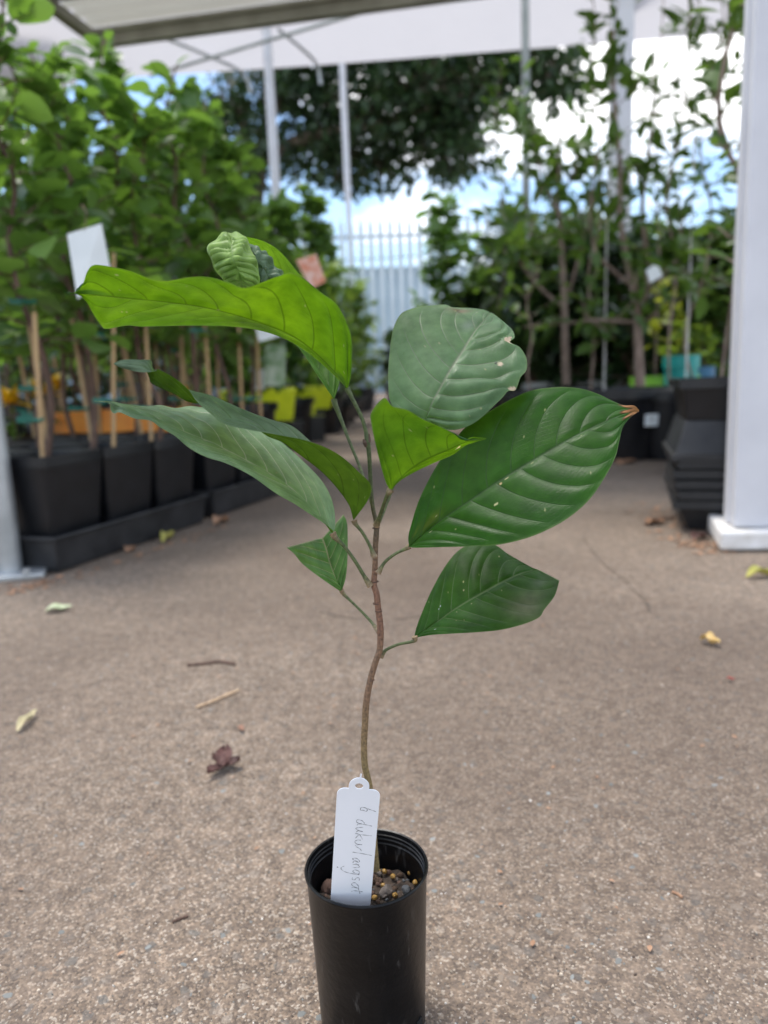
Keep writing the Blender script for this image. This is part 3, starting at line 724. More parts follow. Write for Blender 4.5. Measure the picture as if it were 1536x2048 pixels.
# slim saplings against the sky on the right
for k, (u, v0_, y, top, lab) in enumerate(((1180, 760, 3.7, 2.6, 'slim sapling just left of the white column'), (1340, 745, 3.4, 2.5, 'slim sapling between the white column and pot stack'), (1395, 740, 3.6, 2.5, 'slim sapling above the teal pots'),
                                     (1440, 730, 3.0, 2.3, 'slim sapling close to the white veranda post'), (1000, 745, 5.4, 2.4, 'slim sapling at the left of the right-hand plants'), (1310, 745, 4.4, 3.0, 'tall slim sapling behind the branching sapling'), (1062, 760, 3.8, 1.55, 'short slim sapling before the slim grey pole'))):
    q = PY(u, v0_, y); r = np.random.default_rng(620 + k)
    round_pot('black round pot of the ' + lab, (q[0], y, .002), .15, .30, M['black'], 'pots of the slim saplings', n=24)
    plant('slim_sapling', lab, 'sapling', (q[0], y, .27), 'slim saplings on the right', r, 'lance' if k % 2 else 'oval', M['lf_mid'], M['stem_pink'],
          h=top - .27, z0=.35, nb=24, blen=.27, lpb=9, lsz=.095 if k % 2 else .066, srad=.006, elev=(20, 70), wob=.035)
    if k in (2, 4, 5, 6): continue
    s = thing('thin_stake', 'thin pale stake beside the ' + lab, 'stake', (q[0] + .06, y - .03, .28), 'thin pale stakes')
    MB().tube([(q[0] + .06, y - .03, .28), (q[0] + .07, y - .03, top - .3)], .0035, 6).obj('cane', M['white_base'], s)
# dense shrubs low on the right, palm, pots
for k, (u, y, h, bl, lk, lm, lab) in enumerate(((1040, 6.0, 1.75, .5, 'lance', 'lf_dark', 'dark lance-leaved shrub behind the forked sapling'), (1120, 6.6, 1.9, .55, 'oval', 'lf_mid', 'dark dense shrub in the middle of the right-hand background'),
        (1215, 5.6, 1.55, .5, 'oval', 'lf_dark', 'dark dense shrub behind the branching sapling'), (1345, 5.4, 1.35, .45, 'oval', 'lf_mid', 'mid-green dense shrub behind the teal pots'), (1430, 4.6, 1.25, .42, 'oval', 'lf_mid', 'leafy shrub behind the twin-stemmed shrub'),
        (1300, 7.4, 1.9, .6, 'oval', 'lf_mid', 'tall dark shrub far behind the large tub'), (1500, 5.2, 1.6, .5, 'oval', 'lf_dark', 'dark shrub behind the veranda post'), (985, 7.6, 1.5, .45, 'oval', 'lf_mid', 'green shrub between fence and right-hand plants'),
        (1420, 7.5, 1.9, .6, 'oval', 'lf_mid', 'tall green shrub farthest on the right'),
        (1235, 4.75, 1.25, .40, 'oval', 'lf_dark', 'dark shrub at the foot of the white column'), (1075, 4.9, 1.15, .38, 'oval', 'lf_dark', 'dark shrub at the foot of the slim grey pole'), (1160, 5.2, 1.35, .42, 'lance', 'lf_dark', 'dark lance-leaved shrub behind the pale bench'), (1390, 4.7, 1.1, .36, 'oval', 'lf_mid', 'dark shrub between pot stack and golden shrub'), (960, 6.4, 1.1, .40, 'lance', 'lf_dark', 'low dark lance-leaved shrub right of the aisle'))):
    q = PY(u, 800, y); r = np.random.default_rng(700 + k)
    round_pot('black pot of the ' + lab, (q[0], y, .002), .2, .3, M['black'], 'pots of the dense shrubs', n=24)
    plant('dense_shrub', lab, 'shrub', (q[0], y, .27), 'dense shrubs on the right', r, lk, M[lm], M['stem_brown'], h=h * .74, z0=.05, nb=50, blen=bl, lpb=14, lsz=.22 if lk == 'lance' else .13, srad=.012, elev=(0, 55), wob=.03)
q = PY(1035, 760, 5.2); t = thing('potted_palm', 'dark strap-leaved palm low beside the forked sapling', 'palm', (q[0], 5.2, .25)); r = np.random.default_rng(81)
leaves_obj('fronds', [(np.array([q[0], 5.2, .28]) + rv(r) * .02, unit(np.array([math.cos(a), math.sin(a), r.uniform(.5, 1.8)])), unit(UP + rv(r) * .2), r.uniform(.6, 1.0), r.random()) for a in r.uniform(0, 6.28, 60)], 'strap', M['lf_dark'], t)
round_pot('black pot of the strap-leaved palm', (q[0], 5.2, .002), .18, .28, M['black'], None)
q = PY(1330, 690, 4.1); r = np.random.default_rng(82)
plant('golden_shrub', 'bright yellow-green shrub behind the large tub', 'shrub', (q[0], 4.1, .34), None, r, 'oval', M['lf_yellow'], M['stem_brown'], h=.50, z0=.05, nb=16, blen=.16, lpb=8, lsz=.06, srad=.006)
round_pot('lime green pot under the bright yellow-green shrub', (q[0], 4.1, .002), .17, .36, M['green_plastic'], None)
for k, (u, y, mt, lab) in enumerate(((1362, 3.9, 'teal', 'teal pot right of the lime green pot'), (1396, 4.2, 'blue', 'dark blue pot behind the pot stack'))):
    q = PY(u, 740, y); round_pot(lab, (q[0], y, .002), .085, .46 - .06 * k, M[mt], None)
    r = np.random.default_rng(850 + k)
    plant('small_herb', 'small green herb in the ' + lab, 'plant', (q[0], y, .37), None, r, 'oval', M['lf_light'], M['stem_brown'], h=.25, z0=.03, nb=10, blen=.12, lpb=7, lsz=.06, srad=.005)
hang_tag('white tag high in the branching sapling', [(1292, 540), (1315, 525), (1325, 552), (1300, 566)], 3.2, M['tag_white'])
q = PZ(1165, 800); t = thing('low_bench', 'low pale concrete bench behind the big leaf on the right', 'bench', (q[0], q[1], 0))
bq = PY(1160, 772, 5.0)
bevel(MB().box((bq[0], 5.0, bq[2]), (.75, .35, .07), rz=-.1).obj('seat', M['concrete_white'], t, False), .01)
for s in (-.3, .3): MB().box((bq[0] + s, 5.0 - s * .1, (bq[2] - .036) / 2), (.08, .28, bq[2] - .036), rz=-.1).obj('leg', M['concrete_white'], t, False)

# centre: upright bushy shrub before the fence and low border plants
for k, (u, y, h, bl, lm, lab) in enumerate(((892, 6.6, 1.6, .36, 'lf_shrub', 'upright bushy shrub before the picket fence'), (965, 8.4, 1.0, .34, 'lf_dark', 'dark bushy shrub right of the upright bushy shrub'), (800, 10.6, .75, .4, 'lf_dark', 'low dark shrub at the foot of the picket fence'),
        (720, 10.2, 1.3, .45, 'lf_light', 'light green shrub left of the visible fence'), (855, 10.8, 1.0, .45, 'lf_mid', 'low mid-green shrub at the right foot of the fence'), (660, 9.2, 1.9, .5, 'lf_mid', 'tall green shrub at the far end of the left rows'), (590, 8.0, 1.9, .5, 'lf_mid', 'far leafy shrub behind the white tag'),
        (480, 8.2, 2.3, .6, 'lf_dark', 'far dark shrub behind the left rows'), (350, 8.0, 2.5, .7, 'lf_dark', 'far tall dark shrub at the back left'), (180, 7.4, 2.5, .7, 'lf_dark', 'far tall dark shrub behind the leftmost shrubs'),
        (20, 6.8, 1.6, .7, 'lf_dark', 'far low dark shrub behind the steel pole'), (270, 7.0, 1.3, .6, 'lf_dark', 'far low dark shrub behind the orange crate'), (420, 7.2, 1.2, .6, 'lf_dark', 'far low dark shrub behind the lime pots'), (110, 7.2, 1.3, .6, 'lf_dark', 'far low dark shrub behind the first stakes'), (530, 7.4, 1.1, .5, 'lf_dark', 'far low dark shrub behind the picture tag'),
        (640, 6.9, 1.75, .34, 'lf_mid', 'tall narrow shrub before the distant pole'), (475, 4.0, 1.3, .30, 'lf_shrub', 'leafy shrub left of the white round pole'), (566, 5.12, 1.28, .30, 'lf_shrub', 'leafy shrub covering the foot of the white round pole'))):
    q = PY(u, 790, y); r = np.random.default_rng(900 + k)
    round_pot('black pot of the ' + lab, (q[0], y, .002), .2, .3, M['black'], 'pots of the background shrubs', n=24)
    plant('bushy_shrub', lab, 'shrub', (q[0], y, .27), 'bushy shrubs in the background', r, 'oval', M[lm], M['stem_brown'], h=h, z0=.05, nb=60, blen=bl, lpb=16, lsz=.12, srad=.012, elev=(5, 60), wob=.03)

# clipped hedges either side of the fence
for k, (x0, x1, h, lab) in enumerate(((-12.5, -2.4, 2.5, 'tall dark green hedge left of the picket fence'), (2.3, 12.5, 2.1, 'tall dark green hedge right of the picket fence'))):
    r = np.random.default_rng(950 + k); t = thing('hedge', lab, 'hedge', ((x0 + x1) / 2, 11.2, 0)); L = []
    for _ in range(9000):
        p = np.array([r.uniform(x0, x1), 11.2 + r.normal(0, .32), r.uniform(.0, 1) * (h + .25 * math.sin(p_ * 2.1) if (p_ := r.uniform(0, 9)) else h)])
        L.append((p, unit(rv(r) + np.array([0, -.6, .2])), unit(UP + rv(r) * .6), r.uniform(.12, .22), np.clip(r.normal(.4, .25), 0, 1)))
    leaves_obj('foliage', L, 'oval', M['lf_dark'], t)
    b = MB()
    for x in np.arange(x0 + .3, x1, .7): b.tube([(x, 11.2, 0), (x + .05, 11.22, h * .5), (x - .05, 11.2, h * .95)], [.03, .02, .006], 5)
    b.obj('stems', M['stem_brown'], t)
# large dark tree behind the canopy
def big_tree(name, label, base, trunk_pts, limbs, clumps, seed, nl, lm):
    r = np.random.default_rng(seed); t = thing(name, label, 'tree', tuple(base)); b = MB()
    b.tube(catmull(trunk_pts, 20, False), np.linspace(.26, .15, 20), 12)
    for pts, ra_ in limbs: b.tube(catmull(pts, 16, False), np.linspace(ra_, ra_ * .3, 16), 8)
    L = []
    for (c, rad) in clumps:
        c = np.array(c)
        for k in range(int(nl * rad ** 2)):
            d = unit(rv(r)); pos = c + d * rad * 1.05 * r.random() ** .52 * np.array([1, 1, .75])
            if k % 14 == 0: b.tube(catmull([c, c + (pos - c) * .6 + rv(r) * .05, pos], 5, False), np.linspace(.02, .006, 5), 4, False)
            L.append((pos, unit(rv(r) + np.array([0, 0, -.5])), unit(UP + rv(r) * .6), r.uniform(.13, .25), np.clip(r.normal(.45, .25), 0, 1)))
    b.obj('trunk', M['bark'], t); leaves_obj('crown', L, 'oval', M[lm], t)
    return t
TY = 15.0
def at(u, v, y): return PY(u, v, y)
r = np.random.default_rng(3)
cl = []
for (u, v, y, rad) in ((470, 330, 14.5, .9), (450, 230, 15, .9), (560, 170, 14.4, .8), (640, 190, 15, .9), (600, 290, 15.2, .9), (680, 300, 15, .9), (740, 230, 14.6, 1.0), (760, 320, 15.2, .8), (830, 180, 14.5, .95), (860, 270, 15, .95), (900, 200, 15.4, .9),
                       (930, 300, 14.6, .75), (960, 180, 14.5, .8), (1020, 150, 15, .75), (1090, 135, 14.5, .8), (1130, 180, 15, .55), (820, 100, 14.8, 1.2), (960, 70, 15, 1.2), (680, 90, 14.8, 1.2), (540, 60, 15, 1.3), (1100, 40, 15, 1.0), (800, -60, 15, 1.6), (560, -90, 15, 1.6), (1010, -80, 15, 1.4), (900, 345, 15.5, .4), (700, 370, 15.6, .4)):
    cl.append((at(u, v, y), rad))
tb = at(505, 800, TY)
fk = at(520, 330, TY)
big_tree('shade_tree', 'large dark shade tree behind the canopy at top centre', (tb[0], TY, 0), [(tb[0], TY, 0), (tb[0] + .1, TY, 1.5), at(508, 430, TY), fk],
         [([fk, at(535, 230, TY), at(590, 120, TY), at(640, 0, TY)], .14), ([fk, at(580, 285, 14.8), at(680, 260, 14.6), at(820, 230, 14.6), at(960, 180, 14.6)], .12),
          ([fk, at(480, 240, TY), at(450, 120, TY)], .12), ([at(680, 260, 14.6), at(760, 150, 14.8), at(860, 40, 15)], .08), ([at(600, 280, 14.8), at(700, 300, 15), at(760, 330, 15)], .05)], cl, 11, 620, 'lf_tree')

# ------------------------------------------------------------------ small fallen things on the pavement
def litter_leaf(label, uv0, uv1, w, col, name='fallen_leaf', curl=.006, z=.003):
    p, q = PZ(*uv0), PZ(*uv1); d = q - p; ln = np.linalg.norm(d); d /= ln; s = np.array([-d[1], d[0], 0]); n, m = 14, 7; vs = []
    for i in range(n):
        t = i / (n - 1); hw = w * (math.sin(math.pi * t ** .8) ** .8 if 0 < t < 1 else 0) + .0003
        for j in range(m):
            x = j / (m - 1) * 2 - 1
            vs.append(p + d * ln * t + s * hw * x + UP * (z + curl * (abs(x) ** 2) * hw / w + curl * .6 * math.sin(t * 5) ** 2))
    o = MB().add(vs, [(i * m + j, (i + 1) * m + j, (i + 1) * m + j + 1, i * m + j + 1) for i in range(n - 1) for j in range(m - 1)]).obj(name, col, None)
    return tag(o, label, 'leaf', 'leaves fallen on the pavement')
mpale = mat('pale_green_leaf', (.40, .46, .26), (.52, .56, .34), 60, .5)
mcream = mat('cream_leaf', (.50, .44, .27), (.62, .56, .37), 60, .55)
myel = mat('yellow_leaf', (.55, .34, .10), (.62, .46, .2), 80, .5)
mred = mat('dark_red_leaf', (.055, .022, .018), (.12, .05, .04), 90, .7, .5)
mtan = mat('tan_dry_leaf', (.25, .13, .07), (.38, .22, .13), 80, .7, .4)
myg = mat('yellow_green_fallen', (.38, .36, .07), (.5, .45, .12), 60, .5)
litter_leaf('pale green leaf lying on the pavement near the steel pole', (90, 1226), (146, 1219), .014, mpale)
litter_leaf('narrow cream leaf on the pavement at the left edge', (35, 1468), (76, 1428), .0052, mcream)
litter_leaf('small yellow and tan leaf on the pavement at right', (1400, 1284), (1440, 1296), .008, myel, curl=.009)
litter_leaf('yellow-green leaf at the right edge before the veranda post', (1492, 1158), (1560, 1150), .012, myg, curl=.012)
litter_leaf('orange brown dry leaf beside the front tray', (255, 1108), (270, 1100), .012, mtan, curl=.01)
litter_leaf('greenish dry leaf against the front tray', (325, 1088), (350, 1072), .012, myg, curl=.016)
litter_leaf('tan dry leaf at the end of the front tray', (430, 1052), (460, 1042), .02, mtan, curl=.016)
litter_leaf('brown dry leaf in front of the large tub', (1238, 930), (1270, 922), .035, mtan, curl=.01)
litter_leaf('brown leaf beside the pot stack', (1290, 1052), (1330, 1046), .014, mtan, curl=.01)
litter_leaf('dark brown leaf at the foot of the pot stack', (1385, 1082), (1415, 1076), .016, mred, curl=.01)
litter_leaf('small red leaf scrap on the pavement at far right', (1452, 1362), (1470, 1365), .002, mat('red_scrap', (.3, .05, .04), (.4, .09, .06), 60, .6), curl=.002)
litter_leaf('small orange leaf scrap left of the pot', (478, 1457), (487, 1468), .003, mat('orange_scrap', (.20, .10, .06), (.26, .13, .08), 60, .6), curl=.002)
# crumpled dark red leaf: three lobes
t = thing('crumpled_leaf', 'crumpled dark red dead leaf on the pavement left of the pot', 'leaf', tuple(PZ(445, 1540)), 'leaves fallen on the pavement')
r = np.random.default_rng(17); c = PZ(446, 1542)
for k, (u, v, w, up_) in enumerate(((416, 1560, .007, .002), (482, 1534, .008, .003), (452, 1516, .009, .007), (432, 1524, .007, .005))):
    q = PZ(u, v) + UP * up_; d = q - c; ln = np.linalg.norm(d); d /= ln; s = unit(np.cross(d, UP)); n, m = 9, 6; vs = []
    for i in range(n):
        tt = i / (n - 1); hw = w * math.sin(math.pi * (.12 + .86 * tt)) ** .7
        for j in range(m):
            x = j / (m - 1) * 2 - 1; vs.append(c + UP * .004 + d * ln * tt + s * hw * x + UP * (.004 * x * x + abs(r.normal(0, .0012))))
    MB().add(vs, [(i * m + j, (i + 1) * m + j, (i + 1) * m + j + 1, i * m + j + 1) for i in range(n - 1) for j in range(m - 1)]).obj('lobe', mred, t)
def twig(label, pts, r_, mt):
    P = catmull([PZ(u, v) + UP * (r_ * .9) for u, v in pts], 14, False); rr = np.random.default_rng(len(label))
    o = MB().tube(P, r_ * rr.uniform(.7, 1.1, 14), 7).obj('fallen_twig', mt); tag(o, label, 'twig', 'twigs fallen on the pavement')
twig('pale tan bark strip on the pavement left of the stem', [(393, 1418), (420, 1408), (448, 1396), (478, 1383)], .0024, mat('tan_bark', (.38, .25, .15), (.55, .40, .26), 120, .8, .5))
twig('dark twig on the pavement behind the tan bark strip', [(375, 1333), (410, 1329), (440, 1326), (470, 1331)], .0026, M['stem_brown'])
twig('short dark twig on the pavement left of the pot', [(345, 1846), (360, 1840), (376, 1834)], .0012, M['stem_brown'])
twig('brown stick lying beside the pot stack', [(1290, 1052), (1320, 1040), (1350, 1038)], .005, M['stem_brown'])
twig('short rusty twig on the pavement right of the pot', [(1344, 1786), (1354, 1790), (1364, 1797)], .0012, mtan)
# fine leaf dust along the tray and stack feet
b = MB(); r = np.random.default_rng(23); tv, tf = TPL['oval']
def dust(p, q, n, sp):
    for _ in range(n):
        t = r.random(); c = p * (1 - t) + q * t + np.array([r.normal(0, sp), r.normal(0, sp), .003])
        b.add(tv * r.uniform(.008, .022) @ basis(np.array([r.normal(), r.normal(), .1]), unit(UP + rv(r) * .2)).T + c, tf)
dust(PZ(-20, 1190), PZ(130, 1160), 60, .02); dust(PZ(130, 1162), PZ(440, 1056), 50, .012); dust(PZ(1300, 1010), PZ(1370, 1085), 70, .03); dust(PZ(1370, 1085), PZ(1440, 1105), 60, .025)
for _ in range(420):
    y = r.uniform(.45, 3.2); c = np.array([r.normal(0, .45) * y * .8, y, .002])
    b.add(tv * r.uniform(.002, .007) @ basis(np.array([r.normal(), r.normal(), .1]), unit(UP + rv(r) * .2)).T + c, tf)
tag(b.obj('leaf_litter', mtan), 'brown leaf crumbs along the tray and the pot stack', 'leaf litter', kind='stuff')

# ------------------------------------------------------------------ the seedling's pot
PC = PY(733, 1733, .41); PC = np.array([PC[0], .41, 0]); PH, PR, PR0 = .11, .0375, .0325
mpot = mat('glossy_black_pot', (.003, .003, .0035), (.006, .006, .0065), 40, .30, .12, 220, spec=.2)
def scratch_pot():
    nt = mpot.node_tree; b_ = [n for n in nt.nodes if n.type == 'BSDF_PRINCIPLED'][0]
    tc = nt.nodes.new('ShaderNodeTexCoord'); mp = nt.nodes.new('ShaderNodeMapping'); mp.inputs['Scale'].default_value = (1, 1, .22); mp.inputs['Rotation'].default_value = (.4, .3, .5)
    ns = nt.nodes.new('ShaderNodeTexNoise'); ns.inputs['Scale'].default_value = 240; ns.inputs['Detail'].default_value = 2
    n2 = nt.nodes.new('ShaderNodeTexNoise'); n2.inputs['Scale'].default_value = 45; n2.inputs['Detail'].default_value = 5
    r1 = nt.nodes.new('ShaderNodeValToRGB'); r1.color_ramp.elements[0].position = .615; r1.color_ramp.elements[1].position = .67
    r2 = nt.nodes.new('ShaderNodeValToRGB'); r2.color_ramp.elements[0].position = .47; r2.color_ramp.elements[1].position = .62
    mu = nt.nodes.new('ShaderNodeMath'); mu.operation = 'MULTIPLY'; mx = nt.nodes.new('ShaderNodeMix'); mx.data_type = 'RGBA'; mx.inputs['B'].default_value = (.05, .048, .046, 1)
    L = nt.links.new; L(tc.outputs['Object'], mp.inputs[0]); L(mp.outputs[0], ns.inputs['Vector']); L(tc.outputs['Object'], n2.inputs['Vector'])
    L(ns.outputs[0], r1.inputs[0]); L(n2.outputs[0], r2.inputs[0]); L(r1.outputs[0], mu.inputs[0]); L(r2.outputs[0], mu.inputs[1])
    src = b_.inputs['Base Color'].links[0].from_socket; L(mu.outputs[0], mx.inputs['Factor']); L(src, mx.inputs['A']); L(mx.outputs['Result'], b_.inputs['Base Color'])
scratch_pot()
pot = thing('seedling_pot', 'tall round glossy black tube pot holding the seedling in front', 'pot', tuple(PC))
n = 96; prof = [(PR0 * .9, .0), (PR0, .003), (PR - .0012, PH - .004), (PR - .0002, PH - .0025), (PR, PH - .001), (PR - .0006, PH), (PR - .0016, PH - .0004), (PR - .0020, PH - .003), (PR - .0026, PH - .0034), (PR - .0022, PH - .0055), (PR - .0029, PH - .006), (PR - .0025, PH - .0085), (PR - .0032, PH - .009), (PR0 - .001, .004)]
MB().lathe(prof, PC, n).obj('wall', mpot, pot)
MB().lathe([(PR0 - .0006, .0035), (.0, .003)], PC, 32).obj('base', mpot, pot)
slot = PC + np.array([math.cos(-.55) * (PR0 + .0004), math.sin(-.55) * (PR0 + .0004), .011])
MB().box(slot, (.0012, .006, .012), rz=-.55).obj('drain_slot', mat('slot_dark', (.002, .002, .002), (.003, .003, .003), 20, .9), pot, False)
r = np.random.default_rng(9); zs = PH - .026; vs = []; fs = []; gn = 40
rad_in = PR - .005
for i in range(14):
    for j in range(gn):
        a = j * 2 * math.pi / gn; rr = rad_in * i / 13
        vs.append(PC + np.array([rr * math.cos(a), rr * math.sin(a), zs + r.normal(0, .0011) + .002 * math.sin(a * 2 + 1) * i / 13]))
fs = [(i * gn + j, i * gn + (j + 1) % gn, (i + 1) * gn + (j + 1) % gn, (i + 1) * gn + j) for i in range(13) for j in range(gn)]
soil = MB().add(vs, fs).obj('potting_mix', M['soil'], pot)
def stone_mesh(nm, mt, seed, flat=.75):
    rr = np.random.default_rng(seed); b = MB(); prof = [(math.sin(t) * 1.0, -math.cos(t) * flat) for t in np.linspace(.05, math.pi - .05, 7)]
    b.lathe(prof, (0, 0, 0), 9, True); v = b.v[0]; v *= 1 + rr.normal(0, .09, (len(v), 1)); return b.mesh(nm, mt)
mst = [mat('grey_pebble', (.09, .075, .065), (.22, .18, .155), 300, .8, .5, 900), mat('reddish_pebble', (.08, .045, .032), (.16, .09, .065), 300, .8, .5, 900), mat('slate_pebble', (.05, .055, .06), (.1, .105, .11), 300, .7, .4, 900)]
mpr = mat('yellow_prill', (.24, .13, .03), (.40, .24, .06), 200, .45); mbk = mat('bark_chip', (.05, .03, .02), (.15, .09, .055), 300, .9, .6, 700)
sts = [stone_mesh('pebble', m_, 20 + k) for k, m_ in enumerate(mst)]; prl = stone_mesh('prill', mpr, 30, .95); brk = stone_mesh('chip', mbk, 31, .5)
def bit(name, me, x, y, z, s):
    o = inst(name, me, soil, tuple(np.array([x, y, z])), 0); o.scale = s; o.rotation_euler = tuple(r.uniform(0, 6, 3)); return o
def onsoil(u, v, h=.0): q = PZ(u, v, zs + h) - PC; return q[0], q[1], zs + h
x, y, z = onsoil(772, 1785, .003); bit('pebble', sts[0], x, y, z, (.0042, .005, .004))
x, y, z = onsoil(655, 1775, .003); bit('pebble', sts[1], x, y, z, (.0042, .005, .0034))
x, y, z = onsoil(812, 1782, .002); bit('pebble', sts[2], x, y, z, (.0042, .004, .0032))
for (u, v) in ((769, 1743), (786, 1753), (749, 1795), (790, 1790), (830, 1765), (820, 1745)):
    x, y, z = onsoil(u, v, .003); bit('fertiliser_prill', prl, x, y, z, (.0017,) * 3)
for k in range(230):
    a = r.uniform(0, 6.28); rr = (rad_in - .002) * math.sqrt(r.random()); s = r.uniform(.0008, .0024)
    w = r.random()
    if w < .45: bit('bark_chip', brk, rr * math.cos(a), rr * math.sin(a), zs + .0015, (s, s * 1.3, s))
    elif w < .85: bit('pebble', sts[int(r.integers(0, 3))], rr * math.cos(a), rr * math.sin(a), zs + .0012, (s * .9, s, s * .8))
    elif w < .89: bit('fertiliser_prill', prl, rr * math.cos(a), rr * math.sin(a), zs + .002, (.0013,) * 3)

# ------------------------------------------------------------------ white plant label with handwriting
mlab = mat('white_label_plastic', (.74, .75, .78), (.80, .81, .84), 20, .35); mink = mat('grey_ink', (.17, .17, .18), (.32, .32, .33), 500, .6)
LT = PY(718, 1575, .375); LBt = PY(701, 1806, .3862)
ld = unit(LBt - LT); lx = unit(np.cross(ld, np.array([0, -1.0, 0]))); lx = -lx if lx[0] < 0 else lx; ln_ = unit(np.cross(lx, ld)); ln_ = -ln_ if ln_[1] > 0 else ln_
LW = np.linalg.norm(PY(760, 1590, .375) - PY(674, 1580, .375)) / 2
lab = thing('plant_label', 'white plastic plant label with grey handwriting stuck in the seedling pot', 'label', tuple(LT))
def lp_(x, y, h=0.0): return LT + lx * x + ld * y + ln_ * h          # x right, y down the label
def outline():
    o = []; LL = .118; rc_ = .0042; W = LW
    def arc(cx, cy, r_, a0, a1, k): return [(cx + r_ * math.cos(a), cy + r_ * math.sin(a)) for a in np.linspace(a0, a1, k)]
    o += arc(W - rc_, rc_ + .001, rc_, 0, -math.pi / 2, 7)
    o += [(.0068, .001)] + arc(0, -.0005, .0056, math.radians(15), math.radians(-165 - 30), 17)[0:] + [(-.0068, .001)]
    o += arc(-W + rc_, rc_ + .001, rc_, -math.pi / 2, -math.pi, 7)
    o += [(-W * .98, .080), (-W * .55, .09), (-W * .5, LL - .02), (0, LL), (W * .5, LL - .02), (W * .55, .09), (W * .98, .080)]
    return o
ol = outline()
def ring_plate():
    th = .0007; hole = [(.0022 * math.cos(a), -.0008 + .0017 * math.sin(a)) for a in np.linspace(0, 2 * math.pi, 17)[:-1]]
    import bmesh
    bm = bmesh.new()
    vo = [bm.verts.new(lp_(x, y) - LOC[lab]) for x, y in ol]; vh = [bm.verts.new(lp_(x, y) - LOC[lab]) for x, y in hole]
    ed = [bm.edges.new((vo[i], vo[(i + 1) % len(vo)])) for i in range(len(vo))] + [bm.edges.new((vh[i], vh[(i + 1) % len(vh)])) for i in range(len(vh))]
    bmesh.ops.triangle_fill(bm, edges=ed, use_beauty=True)
    bm.normal_update()
    ret = bmesh.ops.extrude_face_region(bm, geom=bm.faces[:])
    for e in ret['geom']:
        if isinstance(e, bmesh.types.BMVert): e.co -= Vector(ln_ * th)
    bmesh.ops.recalc_face_normals(bm, faces=bm.faces[:])
    me = bpy.data.meshes.new('card'); bm.to_mesh(me); bm.free(); me.materials.append(mlab)
    o = bpy.data.objects.new('card', me); COL.objects.link(o); o.parent = lab; LOC[o] = LOC[lab]
    bevel(o, .0002, 1)
    MB().tube([lp_(.0004, -.0058, -.0003), lp_(.0006, -.0085, -.0003)], [.0006, .0004], 6).obj('sprue', mlab, lab)
ring_plate()
# pen strokes: text x runs down the label, text y points right; unit = letter height
GL = {'6': [[(.45, 1.5), (.2, 1.0), (.05, .5), (.12, .1), (.4, 0), (.6, .25), (.5, .6), (.25, .65), (.08, .4)]],
      'd': [[(.55, .75), (.3, .85), (.05, .45), (.1, .05), (.35, .05), (.6, .5)], [(.75, 1.7), (.62, .8), (.62, .15), (.75, .02)]],
      'u': [[(.05, .75), (.05, .25), (.2, .02), (.45, .2), (.6, .7)], [(.6, .75), (.6, .2), (.75, .02)]],
      'k': [[(.15, 1.7), (.1, .8), (.08, 0)], [(.6, .85), (.12, .42), (.65, .0)]],
      'r': [[(.05, .15), (.3, .6), (.5, .75)]],
      'l': [[(.3, 1.9), (.15, .9), (.0, -.1)]],
      'a': [[(.55, .7), (.3, .8), (.05, .4), (.12, .05), (.35, .1), (.55, .65), (.55, .15), (.7, .02)]],
      'n': [[(.05, .75), (.08, .02)], [(.08, .4), (.3, .75), (.5, .6), (.52, .15), (.65, .02)]],
      'g': [[(.55, .7), (.3, .8), (.06, .4), (.15, .06), (.4, .15), (.58, .7), (.5, -.4), (.25, -1.0), (-.2, -1.1), (-.45, -.8)]],
      's': [[(.5, .75), (.25, .8), (.15, .55), (.45, .3), (.35, .02), (.05, .08)]],
      't': [[(.25, 1.3), (.22, .4), (.35, .02)], [(.0, .85), (.55, .95)]]}
b = MB(); lh = .0052; cur = .0125
for ch, adv, dyo in (('6', 1.35, .05), (' ', .25, 0), ('d', .95, -.25), ('u', .9, -.3), ('k', .85, -.3), ('u', .85, -.3), ('r', .75, -.3), ('l', .75, -.3), ('a', .82, -.4), ('n', .8, -.35), ('g', .95, -.3), ('s', .85, -.3), ('a', .85, -.3), ('t', .8, -.3)):
    if ch != ' ':
        for st in GL[ch]:
            st = [(x_ + rng.normal(0, .06), y_ * rng.uniform(.85, 1.12) + x_ * .12) for x_, y_ in st]; P = catmull(st, 5 * len(st)); pts = [lp_((py + dyo) * lh + .0012, cur + px * lh, .00004) for px, py in P]
            w = .00021; vs = []
            for i in range(len(pts)):
                tdir = unit(pts[min(i + 1, len(pts) - 1)] - pts[max(i - 1, 0)]); sd_ = np.cross(tdir, ln_)
                ww = w * (.75 + .35 * math.sin(i * .9 + len(ch) + cur * 900)); vs += [pts[i] - sd_ * ww, pts[i] + sd_ * ww]
            b.add([v + ln_ * .00006 for v in vs], [(2 * i, 2 * i + 1, 2 * i + 3, 2 * i + 2) for i in range(len(pts) - 1)])
    cur += adv * lh
b.obj('handwriting', mink, lab, False)
MB().lathe([(.00001, .0), (.0004, .0)], (0, 0, 0), 8).v[0]
bd = MB(); cdot = lp_(-.0088, .0545, .00012); bd.add([cdot + lx * .00045 * math.cos(a) + ld * .0004 * math.sin(a) for a in np.linspace(0, 6.28, 9)[:-1]], [tuple(range(8))]); bd.obj('ink_dot', mink, lab, False)

